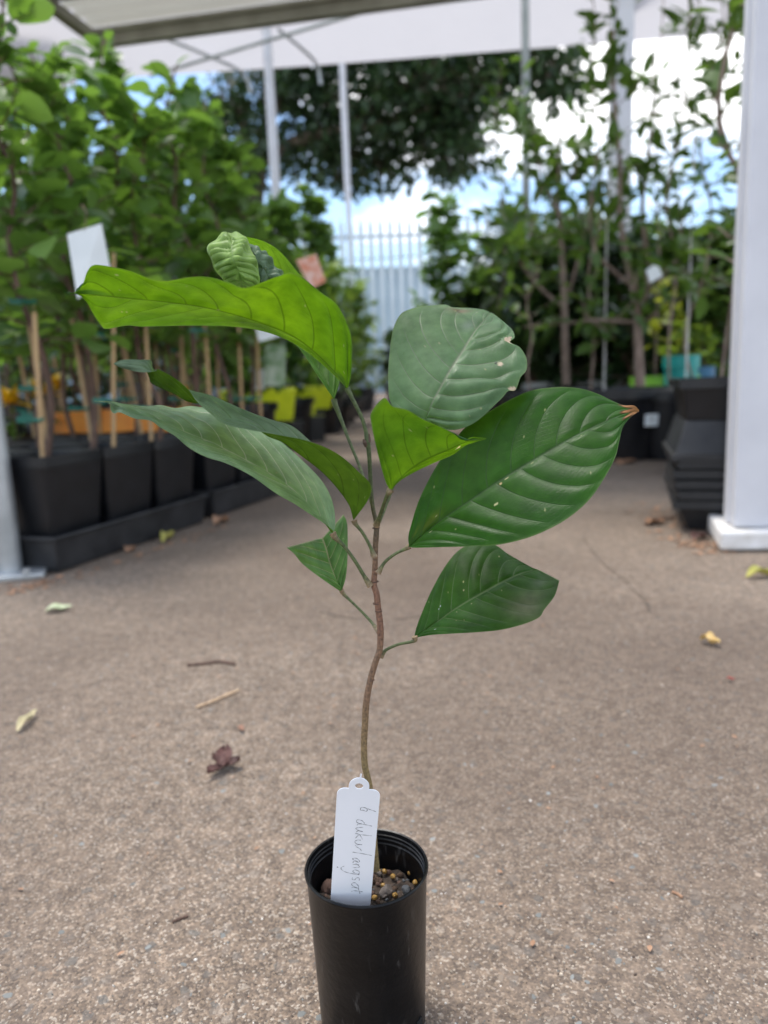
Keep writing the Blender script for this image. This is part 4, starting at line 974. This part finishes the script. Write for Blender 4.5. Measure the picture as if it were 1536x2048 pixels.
# ------------------------------------------------------------------ the seedling
SY = .41
seed = thing('seedling', 'young seedling with large glossy green leaves in the black tube pot', 'plant', (PC[0], SY, zs))
def seed_leaf_mat():
    m, nt, b, out = new_mat('seedling_leaf'); N = nt.nodes.new; L = nt.links.new
    def at_(n): x = N('ShaderNodeAttribute'); x.attribute_name = n; return x
    def ma(op, x, y=None):
        k = N('ShaderNodeMath'); k.operation = op
        for i, v in enumerate((x, y)):
            if v is None: continue
            if isinstance(v, (int, float)): k.inputs[i].default_value = v
            else: L(v, k.inputs[i])
        return k.outputs[0]
    def mr(v, a0, a1, b0, b1):
        k = N('ShaderNodeMapRange'); k.interpolation_type = 'SMOOTHSTEP'; L(v, k.inputs['Value'])
        for n_, x in (('From Min', a0), ('From Max', a1), ('To Min', b0), ('To Max', b1)): k.inputs[n_].default_value = x
        return k.outputs[0]
    def mix(f, a_, b_, mode='MIX'):
        k = N('ShaderNodeMix'); k.data_type = 'RGBA'; k.blend_type = mode
        for v, n_ in ((f, 'Factor'), (a_, 'A'), (b_, 'B')):
            if isinstance(v, (int, float)): k.inputs[n_].default_value = v
            elif isinstance(v, tuple): k.inputs[n_].default_value = (*v, 1)
            else: L(v, k.inputs[n_])
        return k.outputs['Result']
    ct, cu, th, vc = at_('top').outputs['Color'], at_('under').outputs['Color'], at_('through').outputs['Color'], at_('vcol').outputs['Color']
    q, aw = at_('q').outputs['Fac'], at_('aw').outputs['Fac']
    tc = N('ShaderNodeTexCoord')
    def noise(sc, d): n = N('ShaderNodeTexNoise'); n.inputs['Scale'].default_value = sc; n.inputs['Detail'].default_value = d; L(tc.outputs['Object'], n.inputs['Vector']); return n.outputs[0]
    n1, n2 = noise(120, 6), noise(38, 4)
    qd = ma('ADD', q, ma('MULTIPLY', ma('SUBTRACT', n2, .5), .12))
    fr = ma('ABSOLUTE', ma('SUBTRACT', ma('FRACT', ma('ADD', qd, .5)), .5))
    lat = ma('MULTIPLY', ma('MULTIPLY', mr(fr, .012, .05, 1, 0), mr(aw, .70, .97, 1, 0)), mr(q, -.3, .1, 0, 1))
    mid = mr(aw, .010, .036, 1, 0)
    tt = ma('ADD', ma('ADD', ma('MULTIPLY', aw, 17), ma('MULTIPLY', qd, .7)), ma('MULTIPLY', n1, 1.6))
    ter = mr(ma('ABSOLUTE', ma('SUBTRACT', ma('FRACT', tt), .5)), .0, .12, 1, 0)
    vein = ma('MAXIMUM', ma('MULTIPLY', lat, .9), ma('MAXIMUM', mid, ma('MULTIPLY', ter, .10)))
    geo = N('ShaderNodeNewGeometry')
    top = mix(vein, ct, vc); und = mix(ma('MULTIPLY', vein, .7), cu, mix(1.0, cu, (.5, .5, .5), 'MULTIPLY'))
    col = mix(geo.outputs['Backfacing'], top, und)
    rp = N('ShaderNodeValToRGB'); rp.color_ramp.elements[0].position = .3; rp.color_ramp.elements[1].position = .7; rp.color_ramp.elements[0].color = (.74, .76, .74, 1); rp.color_ramp.elements[1].color = (1.2, 1.16, 1.2, 1); L(n1, rp.inputs[0])
    L(mix(1.0, col, rp.outputs[0], 'MULTIPLY'), b.inputs['Base Color'])
    rr = N('ShaderNodeMapRange'); rr.inputs['From Min'].default_value = .3; rr.inputs['From Max'].default_value = .7; rr.inputs['To Min'].default_value = .26; rr.inputs['To Max'].default_value = .5; L(n2, rr.inputs['Value']); L(rr.outputs[0], b.inputs['Roughness'])
    b.inputs['Specular IOR Level'].default_value = .17
    v = N('ShaderNodeTexVoronoi'); v.inputs['Scale'].default_value = 700; v.feature = 'DISTANCE_TO_EDGE'; L(tc.outputs['Object'], v.inputs['Vector'])
    hh = ma('ADD', ma('ADD', ma('MULTIPLY', v.outputs['Distance'], .5), ma('MULTIPLY', n1, .7)), ma('MULTIPLY', ma('MAXIMUM', lat, ma('MAXIMUM', mid, ma('MULTIPLY', ter, .2))), -.9))
    bp = N('ShaderNodeBump'); bp.inputs['Strength'].default_value = .4; bp.inputs['Distance'].default_value = .0004; L(hh, bp.inputs['Height']); L(bp.outputs[0], b.inputs['Normal'])
    n3 = noise(22, 3); rp2 = N('ShaderNodeValToRGB'); rp2.color_ramp.elements[0].position = .35; rp2.color_ramp.elements[1].position = .66; rp2.color_ramp.elements[0].color = (.62, .74, .7, 1); rp2.color_ramp.elements[1].color = (1.15, 1.08, 1.0, 1); L(n3, rp2.inputs[0])
    t = N('ShaderNodeBsdfTranslucent'); L(mix(ma('MULTIPLY', ma('MAXIMUM', mid, ma('MAXIMUM', ma('MULTIPLY', lat, .8), ma('MULTIPLY', ter, .15))), .75), mix(1.0, mix(1.0, th, rp2.outputs[0], 'MULTIPLY'), rp.outputs[0], 'MULTIPLY'), mix(1.0, th, (.35, .35, .35), 'MULTIPLY')), t.inputs[0])
    ms = N('ShaderNodeMixShader'); ms.inputs[0].default_value = .38; L(b.outputs[0], ms.inputs[1]); L(t.outputs[0], ms.inputs[2]); L(ms.outputs[0], out.inputs[0])
    return m
M['seed_leaf'] = seed_leaf_mat()
def SWs(w, S): return np.broadcast_to(w[None, :], S.shape)
def smooth01(x, a, b_): t = np.clip((x - a) / (b_ - a), 0, 1); return t * t * (3 - 2 * t)
def seed_leaf(label, A, Mi, B, y0, name='leaf', nv=10, slant=.22, amp=.0011, ampB=None, top=(.026, .082, .024), under=(.05, .13, .02), through=(.20, .40, .015), cup=0.0, spots=(), deadtip=None, pale_edge=None, blotch=(), ns=220, nw=81, ripple=0.0, seedn=0, crumple=0.0, aligned=False, parent=None, veincol=(.10, .16, .06)):
    rr = np.random.default_rng(seedn)
    def cv(C): 
        C3 = [(u, v, d[0] if d else 0.0) for u, v, *d in C]; P = catmull(C3, ns, even=aligned); return np.array([PY(u, v, y0 + d) for u, v, d in P])
    a, m, bb = cv(A), cv(Mi), cv(B)
    w = np.linspace(-1, 1, nw); w = np.sign(w) * np.abs(w) ** 1.35; s = np.linspace(0, 1, ns); aw_ = np.abs(w)
    P = np.where((w >= 0)[None, :, None], m[:, None] + (a - m)[:, None] * aw_[None, :, None], m[:, None] + (bb - m)[:, None] * aw_[None, :, None])
    def normals(P):
        ds = np.gradient(P, axis=0); dw = np.gradient(P, axis=1); n = np.cross(ds, dw); return n / (np.linalg.norm(n, axis=2)[..., None] + 1e-12)
    n = normals(P)
    for _ in range(6):                                   # steady displacement directions
        n[1:-1] = (n[:-2] + n[1:-1] * 2 + n[2:]) / 4; n[:, 1:-1] = (n[:, :-2] + n[:, 1:-1] * 2 + n[:, 2:]) / 4
    n /= np.linalg.norm(n, axis=2)[..., None] + 1e-12
    S, W = np.meshgrid(s, aw_, indexing='ij')
    jit = rr.normal(0, .012, 40)
    q = nv * (S * 1.02 - slant * W ** 1.25 - .06 * W ** 3) + (w[None, :] > 0) * .35
    q = q + np.interp(q, np.arange(40) - 5, jit * nv)
    fr = np.abs(q - np.round(q))                          # 0 on a vein, .5 halfway
    env = smooth01(W, .0, .12) * (1 - smooth01(W, .8, 1)) * smooth01(S, 0, .08) * (1 - smooth01(S, .92, 1))
    ampm = np.where(w[None, :] >= 0, amp, amp if ampB is None else ampB) * (1 + .35 * np.sin(q * 2.1 + seedn))
    h = ampm * (1 - (1 - 2 * fr) ** 2) ** .85 * env - amp * .4 * np.exp(-(W / .06) ** 2)
    h += cup * W * (1 - W) + ripple * W ** 2 * np.sin(S * 17 + (w[None, :] > 0) * 2 + seedn)
    for _ in range(9 if crumple else 0): h += crumple * np.sin(S * rr.uniform(8, 34) + SWs(w, S) * rr.uniform(-9, 9) + rr.uniform(0, 6)) * env
    P = P + n * h[..., None]
    vein = np.exp(-(fr / .055) ** 2) * smooth01(1 - W, .03, .3) * .6; mid = np.exp(-(W / .026) ** 2); vv = np.clip(vein * (q > 0) + mid, 0, 1)
    def blend(base, amt, col): return base * (1 - amt[..., None]) + np.array(col) * amt[..., None]
    ones = np.ones(S.shape + (3,))
    tc_ = ones * np.array(top); tc_ *= (1 + .10 * np.sin(S * 9 + W * 4 + seedn))[..., None]
    uc = ones * np.array(under); th = ones * np.array(through)
    th *= (1 + .12 * np.sin(S * 6 + seedn))[..., None]
    def stain(amt, col, tcol=None):
        nonlocal tc_, uc, th
        tc_ = blend(tc_, amt, col); uc = blend(uc, amt, col); th = blend(th, amt, tcol or col)
    SW_ = np.broadcast_to(w[None, :], S.shape)
    for (s0, w0, rad, col) in list(spots):
        dd = ((S - s0) / rad) ** 2 + ((SW_ - w0) / (rad * 2.4)) ** 2 + rr.normal(0, .25, S.shape); stain((dd < 1).astype(float), col)
    for (s0, w0, rad, col, k) in blotch:
        dd = ((S - s0) / rad) ** 2 + ((SW_ - w0) / (rad * 2.4)) ** 2; stain(np.exp(-dd) * k, col)
    if deadtip: stain(smooth01(S + .02 * np.sin(SW_ * 9), deadtip, deadtip + .012), (.36, .17, .07)); stain(np.exp(-((S + .02 * np.sin(SW_ * 9) - deadtip) / .006) ** 2), (.10, .03, .015))
    if pale_edge: stain(smooth01(S, 1 - pale_edge, 1) * .8, (.42, .42, .25))
    stain(smooth01(W, .975, 1) * .5, (.12, .18, .06))
    for _ in range(14):
        s0, w0 = rr.uniform(.05, .95), rr.uniform(-.9, .9); dd = ((S - s0) / .004) ** 2 + ((SW_ - w0) / .012) ** 2; stain((dd < 1).astype(float) * .8, (.34, .36, .16))
    f = [(i * nw + j, (i + 1) * nw + j, (i + 1) * nw + j + 1, i * nw + j + 1) for i in range(ns - 1) for j in range(nw - 1)]
    o = MB().add(P.reshape(-1, 3), f).obj(name, M['seed_leaf'], parent or seed)
    o.data.polygons.foreach_set('use_smooth', [True] * len(o.data.polygons))
    for nm, c in (('top', tc_), ('under', uc), ('through', th)): colour_attr(o.data, np.clip(c, 0, 1).reshape(-1, 3), nm)
    colour_attr(o.data, np.tile(np.array(veincol), (ns * nw, 1)), 'vcol')
    for nm, c in (('q', q), ('aw', W)):
        at_ = o.data.attributes.new(nm, 'FLOAT', 'POINT'); at_.data.foreach_set('value', np.ascontiguousarray(c, np.float32).ravel())
    if label: o['label'] = label
    return o, P
TAN = (.55, .44, .31)
def dys(L, k): return [(u, v, d * k) for u, v, d in L]
def z3(L): return [(x / 2, y / 2 + 500, *d) for x, y, *d in L]
def z4(L): return [(x / 2 + 768, y / 2 + 500, *d) for x, y, *d in L]
def z5(L): return [(x / 2.194 + 500, y / 2.194 + 1000, *d) for x, y, *d in L]
def z7(L): return [(x / 2.56 + 130, y / 2.56 + 440, *d) for x, y, *d in L]
# 1: large bright leaf seen from below
seed_leaf('large bright green leaf arching left, seen from below',
    z7([(1445, 868, .0), (1465, 790, -.008), (1468, 620, -.02), (1440, 520, -.028), (1390, 430, -.032), (1310, 370, -.036), (1180, 275, -.04), (1090, 288, -.044), (930, 345, -.046), (840, 320, -.048), (740, 292, -.05), (640, 292, -.05), (520, 312, -.05), (440, 302, -.05), (340, 262, -.05), (240, 240, -.05), (150, 230, -.05), (115, 262, -.05), (92, 325, -.045), (60, 366, -.045), (0, 378, -.045)]),
    z7([(1445, 868, 0), (1400, 795, .0), (1270, 668, .0), (1150, 585, -.004), (1000, 525, -.01), (850, 478, -.015), (700, 442, -.02), (500, 415, -.026), (300, 395, -.034), (90, 375, -.042), (50, 374, -.045), (0, 375, -.045)]),
    z7([(1445, 868, 0), (1395, 812, .006), (1260, 692, .014), (1130, 612, .02), (1000, 567, .022), (850, 546, .022), (650, 541, .02), (400, 546, .012), (320, 541, .006), (215, 558, -.004), (190, 546, -.01), (150, 490, -.02), (110, 420, -.034), (75, 386, -.042), (48, 378, -.045), (0, 373, -.045)]),
    SY, nv=9, amp=.0012, slant=.16, under=(.06, .15, .012), through=(.165, .335, .004), seedn=1, cup=.002)
# 2: leaf behind it with the curled tip
lf2, _ = seed_leaf('grey green leaf behind the bright one with its tip curled over',
    z7([(1378, 920, .03), (1400, 850, .035), (1405, 800, .04), (1390, 700, .05), (1350, 560, .055), (1290, 400, .06), (1190, 265, .06), (1100, 160, .058), (1020, 110, .055), (940, 88, .05), (862, 78, .045)]),
    z7([(1378, 920, .03), (1350, 850, .035), (1290, 750, .045), (1230, 620, .055), (1180, 480, .065), (1120, 340, .07), (1060, 230, .07), (1000, 170, .066), (950, 130, .06), (900, 100, .052), (850, 76, .045)]),
    z7([(1378, 920, .03), (1330, 850, .03), (1270, 760, .035), (1200, 660, .045), (1130, 600, .055), (1050, 500, .065), (990, 380, .07), (930, 280, .07), (880, 190, .064), (860, 120, .054), (840, 82, .045)]),
    SY, nv=9, amp=.0008, top=(.04, .10, .035), seedn=2, cup=-.002)
seed_leaf(None, z7([(862, 76, .040), (930, 96, .028), (975, 200, .02), (1000, 290, .02), (985, 335, .024), (960, 350, .03)]),
    z7([(830, 66, .040), (850, 100, .012), (860, 190, .0), (885, 260, .004), (900, 320, .012), (905, 352, .022)]),
    z7([(800, 66, .040), (770, 96, .024), (728, 150, .012), (755, 225, .010), (800, 300, .014), (840, 350, .022)]),
    SY, 'curled_tip', nv=11, amp=.0010, crumple=.0003, top=(.26, .40, .10), under=(.26, .40, .10), through=(.25, .4, .06), slant=.1, seedn=3, ns=90, nw=61, cup=.0025, ripple=.0006, parent=lf2, veincol=(.30, .44, .14))
seed_leaf(None, z7([(940, 130, .05), (985, 150, .04), (1060, 212, .036), (1110, 265, .036), (1090, 300, .038)]),
    z7([(920, 130, .05), (965, 165, .026), (1010, 230, .026), (1040, 290, .026), (1060, 310, .03)]),
    z7([(885, 110, .05), (920, 150, .034), (960, 230, .030), (990, 300, .028), (1010, 330, .03)]),
    SY, 'folded_lobe', nv=6, amp=.0008, crumple=.0006, top=(.13, .20, .12), under=(.13, .20, .12), through=(.12, .2, .06), seedn=4, ns=60, nw=41, cup=.003, ripple=.0012, parent=lf2)
# 3: twisted middle leaf
L3 = [((1415, 1080, 0), (1415, 1080, 0), (1415, 1080, 0)), ((1472, 1000, -.012), (1396, 1018, 0), (1408, 1005, .006)), ((1484, 942, -.018), (1346, 948, -.002), (1380, 940, .010)), ((1440, 892, -.022), (1285, 884, -.004), (1345, 885, .014)),
      ((1350, 815, -.026), (1200, 818, -.006), (1300, 808, .016)), ((1235, 765, -.028), (1130, 768, -.010), (1248, 770, .016)), ((1095, 737, -.03), (1072, 744, -.014), (1170, 705, .014)), ((990, 718, -.034), (1005, 700, -.02), (1085, 678, .008)),
      ((893, 695, -.036), (920, 672, -.024), (1000, 648, 0)), ((848, 660, -.038), (865, 640, -.028), (925, 616, -.006)), ((806, 625, -.04), (818, 612, -.03), (862, 588, -.014)), ((780, 596, -.041), (782, 612, -.031), (812, 572, -.018)),
      ((752, 556, -.042), (745, 602, -.034), (768, 562, -.022)), ((700, 513, -.044), (700, 576, -.036), (712, 540, -.028)), ((650, 485, -.046), (648, 553, -.04), (658, 510, -.034)), ((628, 476, -.046), (606, 530, -.042), (612, 472, -.036)),
      ((622, 484, -.047), (598, 508, -.043), (604, 442, -.04)), ((565, 489, -.05), (570, 466, -.046), (570, 439, -.042)), ((490, 473, -.05), (490, 457, -.05), (490, 440, -.045)), ((452, 455, -.05), (452, 455, -.05), (452, 455, -.05))]
seed_leaf('narrow twisted leaf pointing left above the grey green one', z3([q[0] for q in L3]), z3([q[1] for q in L3]), z3([q[2] for q in L3]),
    SY - .006, nv=9, amp=.0006, top=(.15, .21, .14), under=(.06, .13, .014), through=(.15, .27, .01), seedn=5, aligned=True)
# 4: large pale older leaf, lower left; grey sky sheen painted into top colour
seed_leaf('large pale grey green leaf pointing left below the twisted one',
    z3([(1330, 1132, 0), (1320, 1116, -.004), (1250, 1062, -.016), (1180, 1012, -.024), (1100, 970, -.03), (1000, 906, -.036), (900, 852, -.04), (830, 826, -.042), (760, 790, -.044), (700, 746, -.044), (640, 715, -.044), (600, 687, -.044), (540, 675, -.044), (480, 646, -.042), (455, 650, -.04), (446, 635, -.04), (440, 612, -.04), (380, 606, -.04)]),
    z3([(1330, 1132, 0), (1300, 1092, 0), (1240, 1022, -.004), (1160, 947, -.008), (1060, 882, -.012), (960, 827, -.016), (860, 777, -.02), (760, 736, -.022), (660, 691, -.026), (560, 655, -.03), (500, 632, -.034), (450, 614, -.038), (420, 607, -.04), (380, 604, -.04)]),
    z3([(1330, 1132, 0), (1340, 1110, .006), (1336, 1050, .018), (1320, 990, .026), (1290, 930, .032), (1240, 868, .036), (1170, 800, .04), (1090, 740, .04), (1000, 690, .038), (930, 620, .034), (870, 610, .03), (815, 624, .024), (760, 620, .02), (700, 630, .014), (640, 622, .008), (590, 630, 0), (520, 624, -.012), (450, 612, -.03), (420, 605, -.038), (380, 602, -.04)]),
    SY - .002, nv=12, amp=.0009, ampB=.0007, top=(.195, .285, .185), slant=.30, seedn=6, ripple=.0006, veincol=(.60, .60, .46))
# 5: small cut leaf, left
seed_leaf('small torn triangular leaf low on the left side',
    z5([(402, 402, .0), (380, 390, -.004), (300, 335, -.014), (230, 280, -.022), (195, 238, -.026), (160, 208, -.03)]),
    z5([(402, 402, .0), (372, 330, .002), (350, 270, .004), (335, 212, .006), (318, 165, .008)]),
    z5([(402, 402, .0), (420, 340, .006), (428, 250, .014), (427, 110, .024), (410, 63, .028)]),
    SY + .02, nv=5, amp=.0007, top=(.06, .155, .045), under=(.06, .15, .03), through=(.16, .30, .03), slant=.35, seedn=7, pale_edge=.03, ns=90, nw=61, veincol=(.36, .34, .2))
# 6: small bright leaf in the centre
seed_leaf('small bright green leaf in the centre, seen from below',
    [(781, 982, 0), (800, 962, .0), (830, 944, .0), (870, 925, .0), (905, 910, -.004), (928, 893, -.008), (945, 886, -.012), (972, 878, -.016)],
    [(781, 982, 0), (795, 962, -.002), (818, 941, -.004), (853, 919, -.008), (898, 899, -.012), (926, 886, -.014), (945, 880, -.016), (972, 877, -.016)],
    [(781, 982, 0), (770, 960, -.01), (755, 905, -.022), (743, 850, -.032), (743, 824, -.036), (768, 796, -.038), (784, 812, -.036), (815, 820, -.034), (845, 838, -.03), (870, 849, -.028), (905, 866, -.022), (925, 880, -.018), (945, 874, -.016), (972, 876, -.016)],
    SY - .022, nv=6, amp=.0007, under=(.05, .13, .012), through=(.13, .28, .004), slant=.25, seedn=8, spots=((.72, .55, .035, (.6, .52, .28)),), ns=110, nw=61)
# 7: upper right older leaf; its grey top colour includes painted sky reflection
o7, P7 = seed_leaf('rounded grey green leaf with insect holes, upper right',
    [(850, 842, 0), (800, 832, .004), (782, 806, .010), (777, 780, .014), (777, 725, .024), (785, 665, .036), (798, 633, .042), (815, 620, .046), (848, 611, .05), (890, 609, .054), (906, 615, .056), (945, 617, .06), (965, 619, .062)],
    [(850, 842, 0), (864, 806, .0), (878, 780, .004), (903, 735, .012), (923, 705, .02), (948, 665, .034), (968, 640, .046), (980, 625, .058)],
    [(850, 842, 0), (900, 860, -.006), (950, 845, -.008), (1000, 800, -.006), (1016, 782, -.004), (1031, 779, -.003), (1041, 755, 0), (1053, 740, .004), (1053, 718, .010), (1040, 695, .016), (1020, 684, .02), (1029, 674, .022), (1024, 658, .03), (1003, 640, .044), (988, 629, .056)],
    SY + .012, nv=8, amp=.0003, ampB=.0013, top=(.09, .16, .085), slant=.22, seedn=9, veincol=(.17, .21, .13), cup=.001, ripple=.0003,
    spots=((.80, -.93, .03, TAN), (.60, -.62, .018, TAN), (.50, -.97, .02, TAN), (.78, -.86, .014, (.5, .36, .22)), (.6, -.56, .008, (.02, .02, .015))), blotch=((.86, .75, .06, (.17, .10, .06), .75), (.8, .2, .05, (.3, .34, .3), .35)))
# 8: big dark leaf with brown tip
seed_leaf('largest dark glossy leaf at right with a dead brown tip',
    dys(z4([(100, 1188, 0), (97, 1150, .003), (106, 1108, .006), (140, 1000, .016), (200, 880, .028), (260, 790, .036), (330, 705, .042), (430, 640, .046), (520, 590, .048), (600, 559, .048), (700, 548, .044), (780, 553, .038), (850, 573, .030), (920, 606, .018), (960, 621, .010), (1000, 622, .006), (1020, 640, .004)]), .5),
    z4([(100, 1188, 0), (200, 1101, .0), (330, 1011, -.002), (480, 911, -.003), (620, 826, -.004), (760, 746, -.004), (880, 687, -.002), (960, 655, .0), (1020, 643, .004)]),
    dys(z4([(100, 1188, 0), (130, 1191, -.004), (220, 1189, -.010), (330, 1186, -.016), (450, 1180, -.022), (560, 1156, -.026), (650, 1121, -.028), (740, 1070, -.028), (820, 1000, -.026), (880, 915, -.022), (925, 830, -.016), (940, 770, -.012), (955, 710, -.006), (985, 670, -.002), (1005, 655, .0), (1020, 646, .004)]), 1.25),
    SY - .006, nv=10, amp=.0004, ampB=.0006, top=(.011, .066, .005), slant=.17, seedn=10, deadtip=.945, veincol=(.03, .075, .02), through=(.10, .22, .01),
    spots=((.44, -.03, .006, (.5, .46, .25)), (.41, -.05, .006, (.55, .42, .2)), (.36, -.32, .007, (.6, .58, .3)), (.10, -.15, .006, (.6, .6, .35))), blotch=((.13, .22, .05, (.12, .15, .01), .6), (.06, .5, .04, (.10, .14, .01), .5)), ns=190, nw=81)
# 9: lower right leaf, torn end
seed_leaf('lower right green leaf with scratches and a torn end',
    dys(z5([(720, 605, 0), (730, 560, .004), (760, 480, .014), (800, 390, .026), (850, 300, .036), (900, 235, .044), (950, 200, .05), (1010, 186, .05), (1075, 197, .046), (1130, 235, .038), (1180, 264, .030), (1240, 298, .020)]), .55),
    z5([(720, 605, 0), (800, 550, .0), (880, 491, -.001), (960, 441, -.002), (1040, 396, -.002), (1120, 352, 0), (1200, 317, .006), (1268, 306, .012)]),
    dys(z5([(720, 605, 0), (800, 592, -.006), (900, 586, -.014), (1000, 580, -.02), (1100, 570, -.024), (1200, 545, -.024), (1268, 515, -.022), (1292, 480, -.018), (1330, 432, -.012), (1345, 400, -.008), (1358, 352, -.002)]), 1.25),
    SY + .004, nv=8, amp=.0004, ampB=.0008, top=(.015, .066, .009), slant=.2, seedn=11, through=(.10, .22, .02), pale_edge=.008,
    spots=((.25, .35, .007, (.6, .66, .66)), (.27, .37, .006, (.55, .62, .66)), (.15, -.5, .007, (.6, .66, .6)), (.22, -.75, .005, (.55, .6, .55)), (.48, .4, .006, (.45, .5, .2)), (.46, .25, .005, (.5, .5, .25))), blotch=((.72, -.72, .12, (.20, .19, .13), .6), (.9, -.5, .06, (.13, .17, .11), .5)))
# stem and petioles
def stem_mat():
    m, nt, b, out = new_mat('seedling_stem'); a = nt.nodes.new('ShaderNodeAttribute'); a.attribute_name = 'Col'
    tc = nt.nodes.new('ShaderNodeTexCoord'); ns = nt.nodes.new('ShaderNodeTexNoise'); ns.inputs['Scale'].default_value = 700; ns.inputs['Detail'].default_value = 4; nt.links.new(tc.outputs['Object'], ns.inputs['Vector'])
    rp = nt.nodes.new('ShaderNodeValToRGB'); rp.color_ramp.elements[0].position = .3; rp.color_ramp.elements[1].position = .72; rp.color_ramp.elements[0].color = (.55, .55, .55, 1); rp.color_ramp.elements[1].color = (1.5, 1.5, 1.5, 1); nt.links.new(ns.outputs[0], rp.inputs[0])
    mm = nt.nodes.new('ShaderNodeMix'); mm.data_type = 'RGBA'; mm.blend_type = 'MULTIPLY'; mm.inputs['Factor'].default_value = 1; nt.links.new(a.outputs['Color'], mm.inputs['A']); nt.links.new(rp.outputs[0], mm.inputs['B'])
    nt.links.new(mm.outputs['Result'], b.inputs['Base Color']); b.inputs['Roughness'].default_value = .6
    bp = nt.nodes.new('ShaderNodeBump'); bp.inputs['Strength'].default_value = .4; bp.inputs['Distance'].default_value = .0006; nt.links.new(ns.outputs[0], bp.inputs['Height']); nt.links.new(bp.outputs[0], b.inputs['Normal'])
    return m
M['seed_stem'] = stem_mat()
BRN, OLV, GRN = (.17, .098, .055), (.19, .135, .055), (.075, .095, .03)
def shoot(name, pts, y, radii, cols, n=60):
    P2 = catmull([(u, v, d[0] if d else 0.0) for u, v, *d in pts], n); P = np.array([PY(u, v, y + d) for u, v, d in P2])
    R = np.interp(np.linspace(0, 1, n), np.linspace(0, 1, len(radii)), radii); k = 12
    o = MB().tube(P, R, k).obj(name, M['seed_stem'], seed)
    t = np.linspace(0, 1, n); c = np.stack([np.interp(t, np.linspace(0, 1, len(cols)), [q[i] for q in cols]) for i in range(3)], 1)
    colour_attr(o.data, np.repeat(c, k, axis=0)); return o
sp = [(752, 1740), (744, 1640), (739, 1574), (730, 1533), (728, 1492), (730, 1447), (733, 1401), (742, 1355), (751, 1324), (759, 1301), (761, 1273), (760, 1246), (756, 1214), (753, 1187), (748, 1169), (750, 1137), (751, 1091), (753, 1050), (746, 1017), (742, 978), (740, 939), (738, 907), (735, 880)]
rb = .00195
shoot('stem', sp, SY, [rb * 1.15, rb * 1.1, rb * 1.08, rb * 1.05, rb, rb, rb * .98, rb * 1.0, rb * 1.02, rb * .95, rb * .95, rb * .93, rb * .98, rb * .93, rb * .92, rb * .84, rb * .78, rb * .85, rb * .6, rb * .58, rb * .58, rb * .6, rb * .72],
      [OLV, OLV, OLV, OLV, OLV, (.19, .125, .055), (.18, .115, .055), BRN, BRN, BRN, (.18, .09, .055), (.18, .088, .052), (.18, .09, .055), BRN, (.09, .06, .03), (.07, .065, .025), GRN, GRN, GRN], 160)
PUL = (.24, .165, .095)
def petiole(pts, y, r_=.00095, ends=(1.9, 1.0, .95, .9, 1.0, 1.9), cols=(PUL, GRN, GRN, GRN, GRN, PUL)): shoot('petiole', pts, y, [r_ * e for e in ends], cols, 44)
petiole([(735, 886), (731, 860), (722, 832), (706, 800), (694, 776)], SY, .00105, (1.5, 1.0, 1, 1, 1.1, 1.5), (GRN,) * 6)
petiole([(752, 1046, .002), (742, 1002, .008), (721, 938, .02), (700, 886, .026), (681, 836, .03), (670, 808, .03), (668, 798, .03)], SY, .0009, (1.3, 1, 1, 1, 1.2, 2.0), (GRN,) * 6)
petiole([(749, 1114), (738, 1088), (724, 1064), (711, 1048), (708, 1040)], SY - .004)
petiole([(741, 1172), (730, 1155), (710, 1122), (688, 1092), (671, 1076), (665, 1066)], SY - .001, .0011)
petiole([(758, 1264, .002), (740, 1241, .01), (714, 1214, .016), (690, 1191, .02), (682, 1180, .02)], SY, .00085)
petiole([(753, 1050, -.001), (762, 1026, -.01), (770, 1002, -.018), (777, 986, -.022), (782, 979, -.022)], SY, .0011)
petiole([(755, 1046, .002), (772, 1010, .008), (796, 950, .012), (830, 880, .012), (851, 840, .012)], SY, .0009, cols=(GRN,) * 6)
petiole([(756, 1146), (770, 1124), (790, 1108), (810, 1098), (820, 1092)], SY - .004)
petiole([(761, 1314), (772, 1300), (796, 1289), (820, 1284), (830, 1280), (829, 1273)], SY + .003, .00095)
# bud scales at the growing tip
MB().tube([PY(737, 884, SY), PY(738, 876, SY), PY(738.5, 868, SY)], [.0014, .001, .0004], 8).obj('bud', M['stem_brown'], seed)
MB().tube([PY(733, 892, SY), PY(729, 884, SY - .001), PY(727, 878, SY - .001)], [.0012, .0012, .0004], 8).obj('bud', M['stem_brown'], seed)
for (u, v) in ((753, 1207), (757, 1222), (750, 1163), (752, 1056), (742, 1360), (748, 1110)):
    c = PY(u, v, SY); ring = [c + np.array([math.cos(a) * rb * .95, math.sin(a) * rb * .95, 0]) for a in np.linspace(0, 2 * math.pi, 15)]
    MB().tube(ring, .00035, 5, False).obj('node_ring', M['stem_brown'], seed)
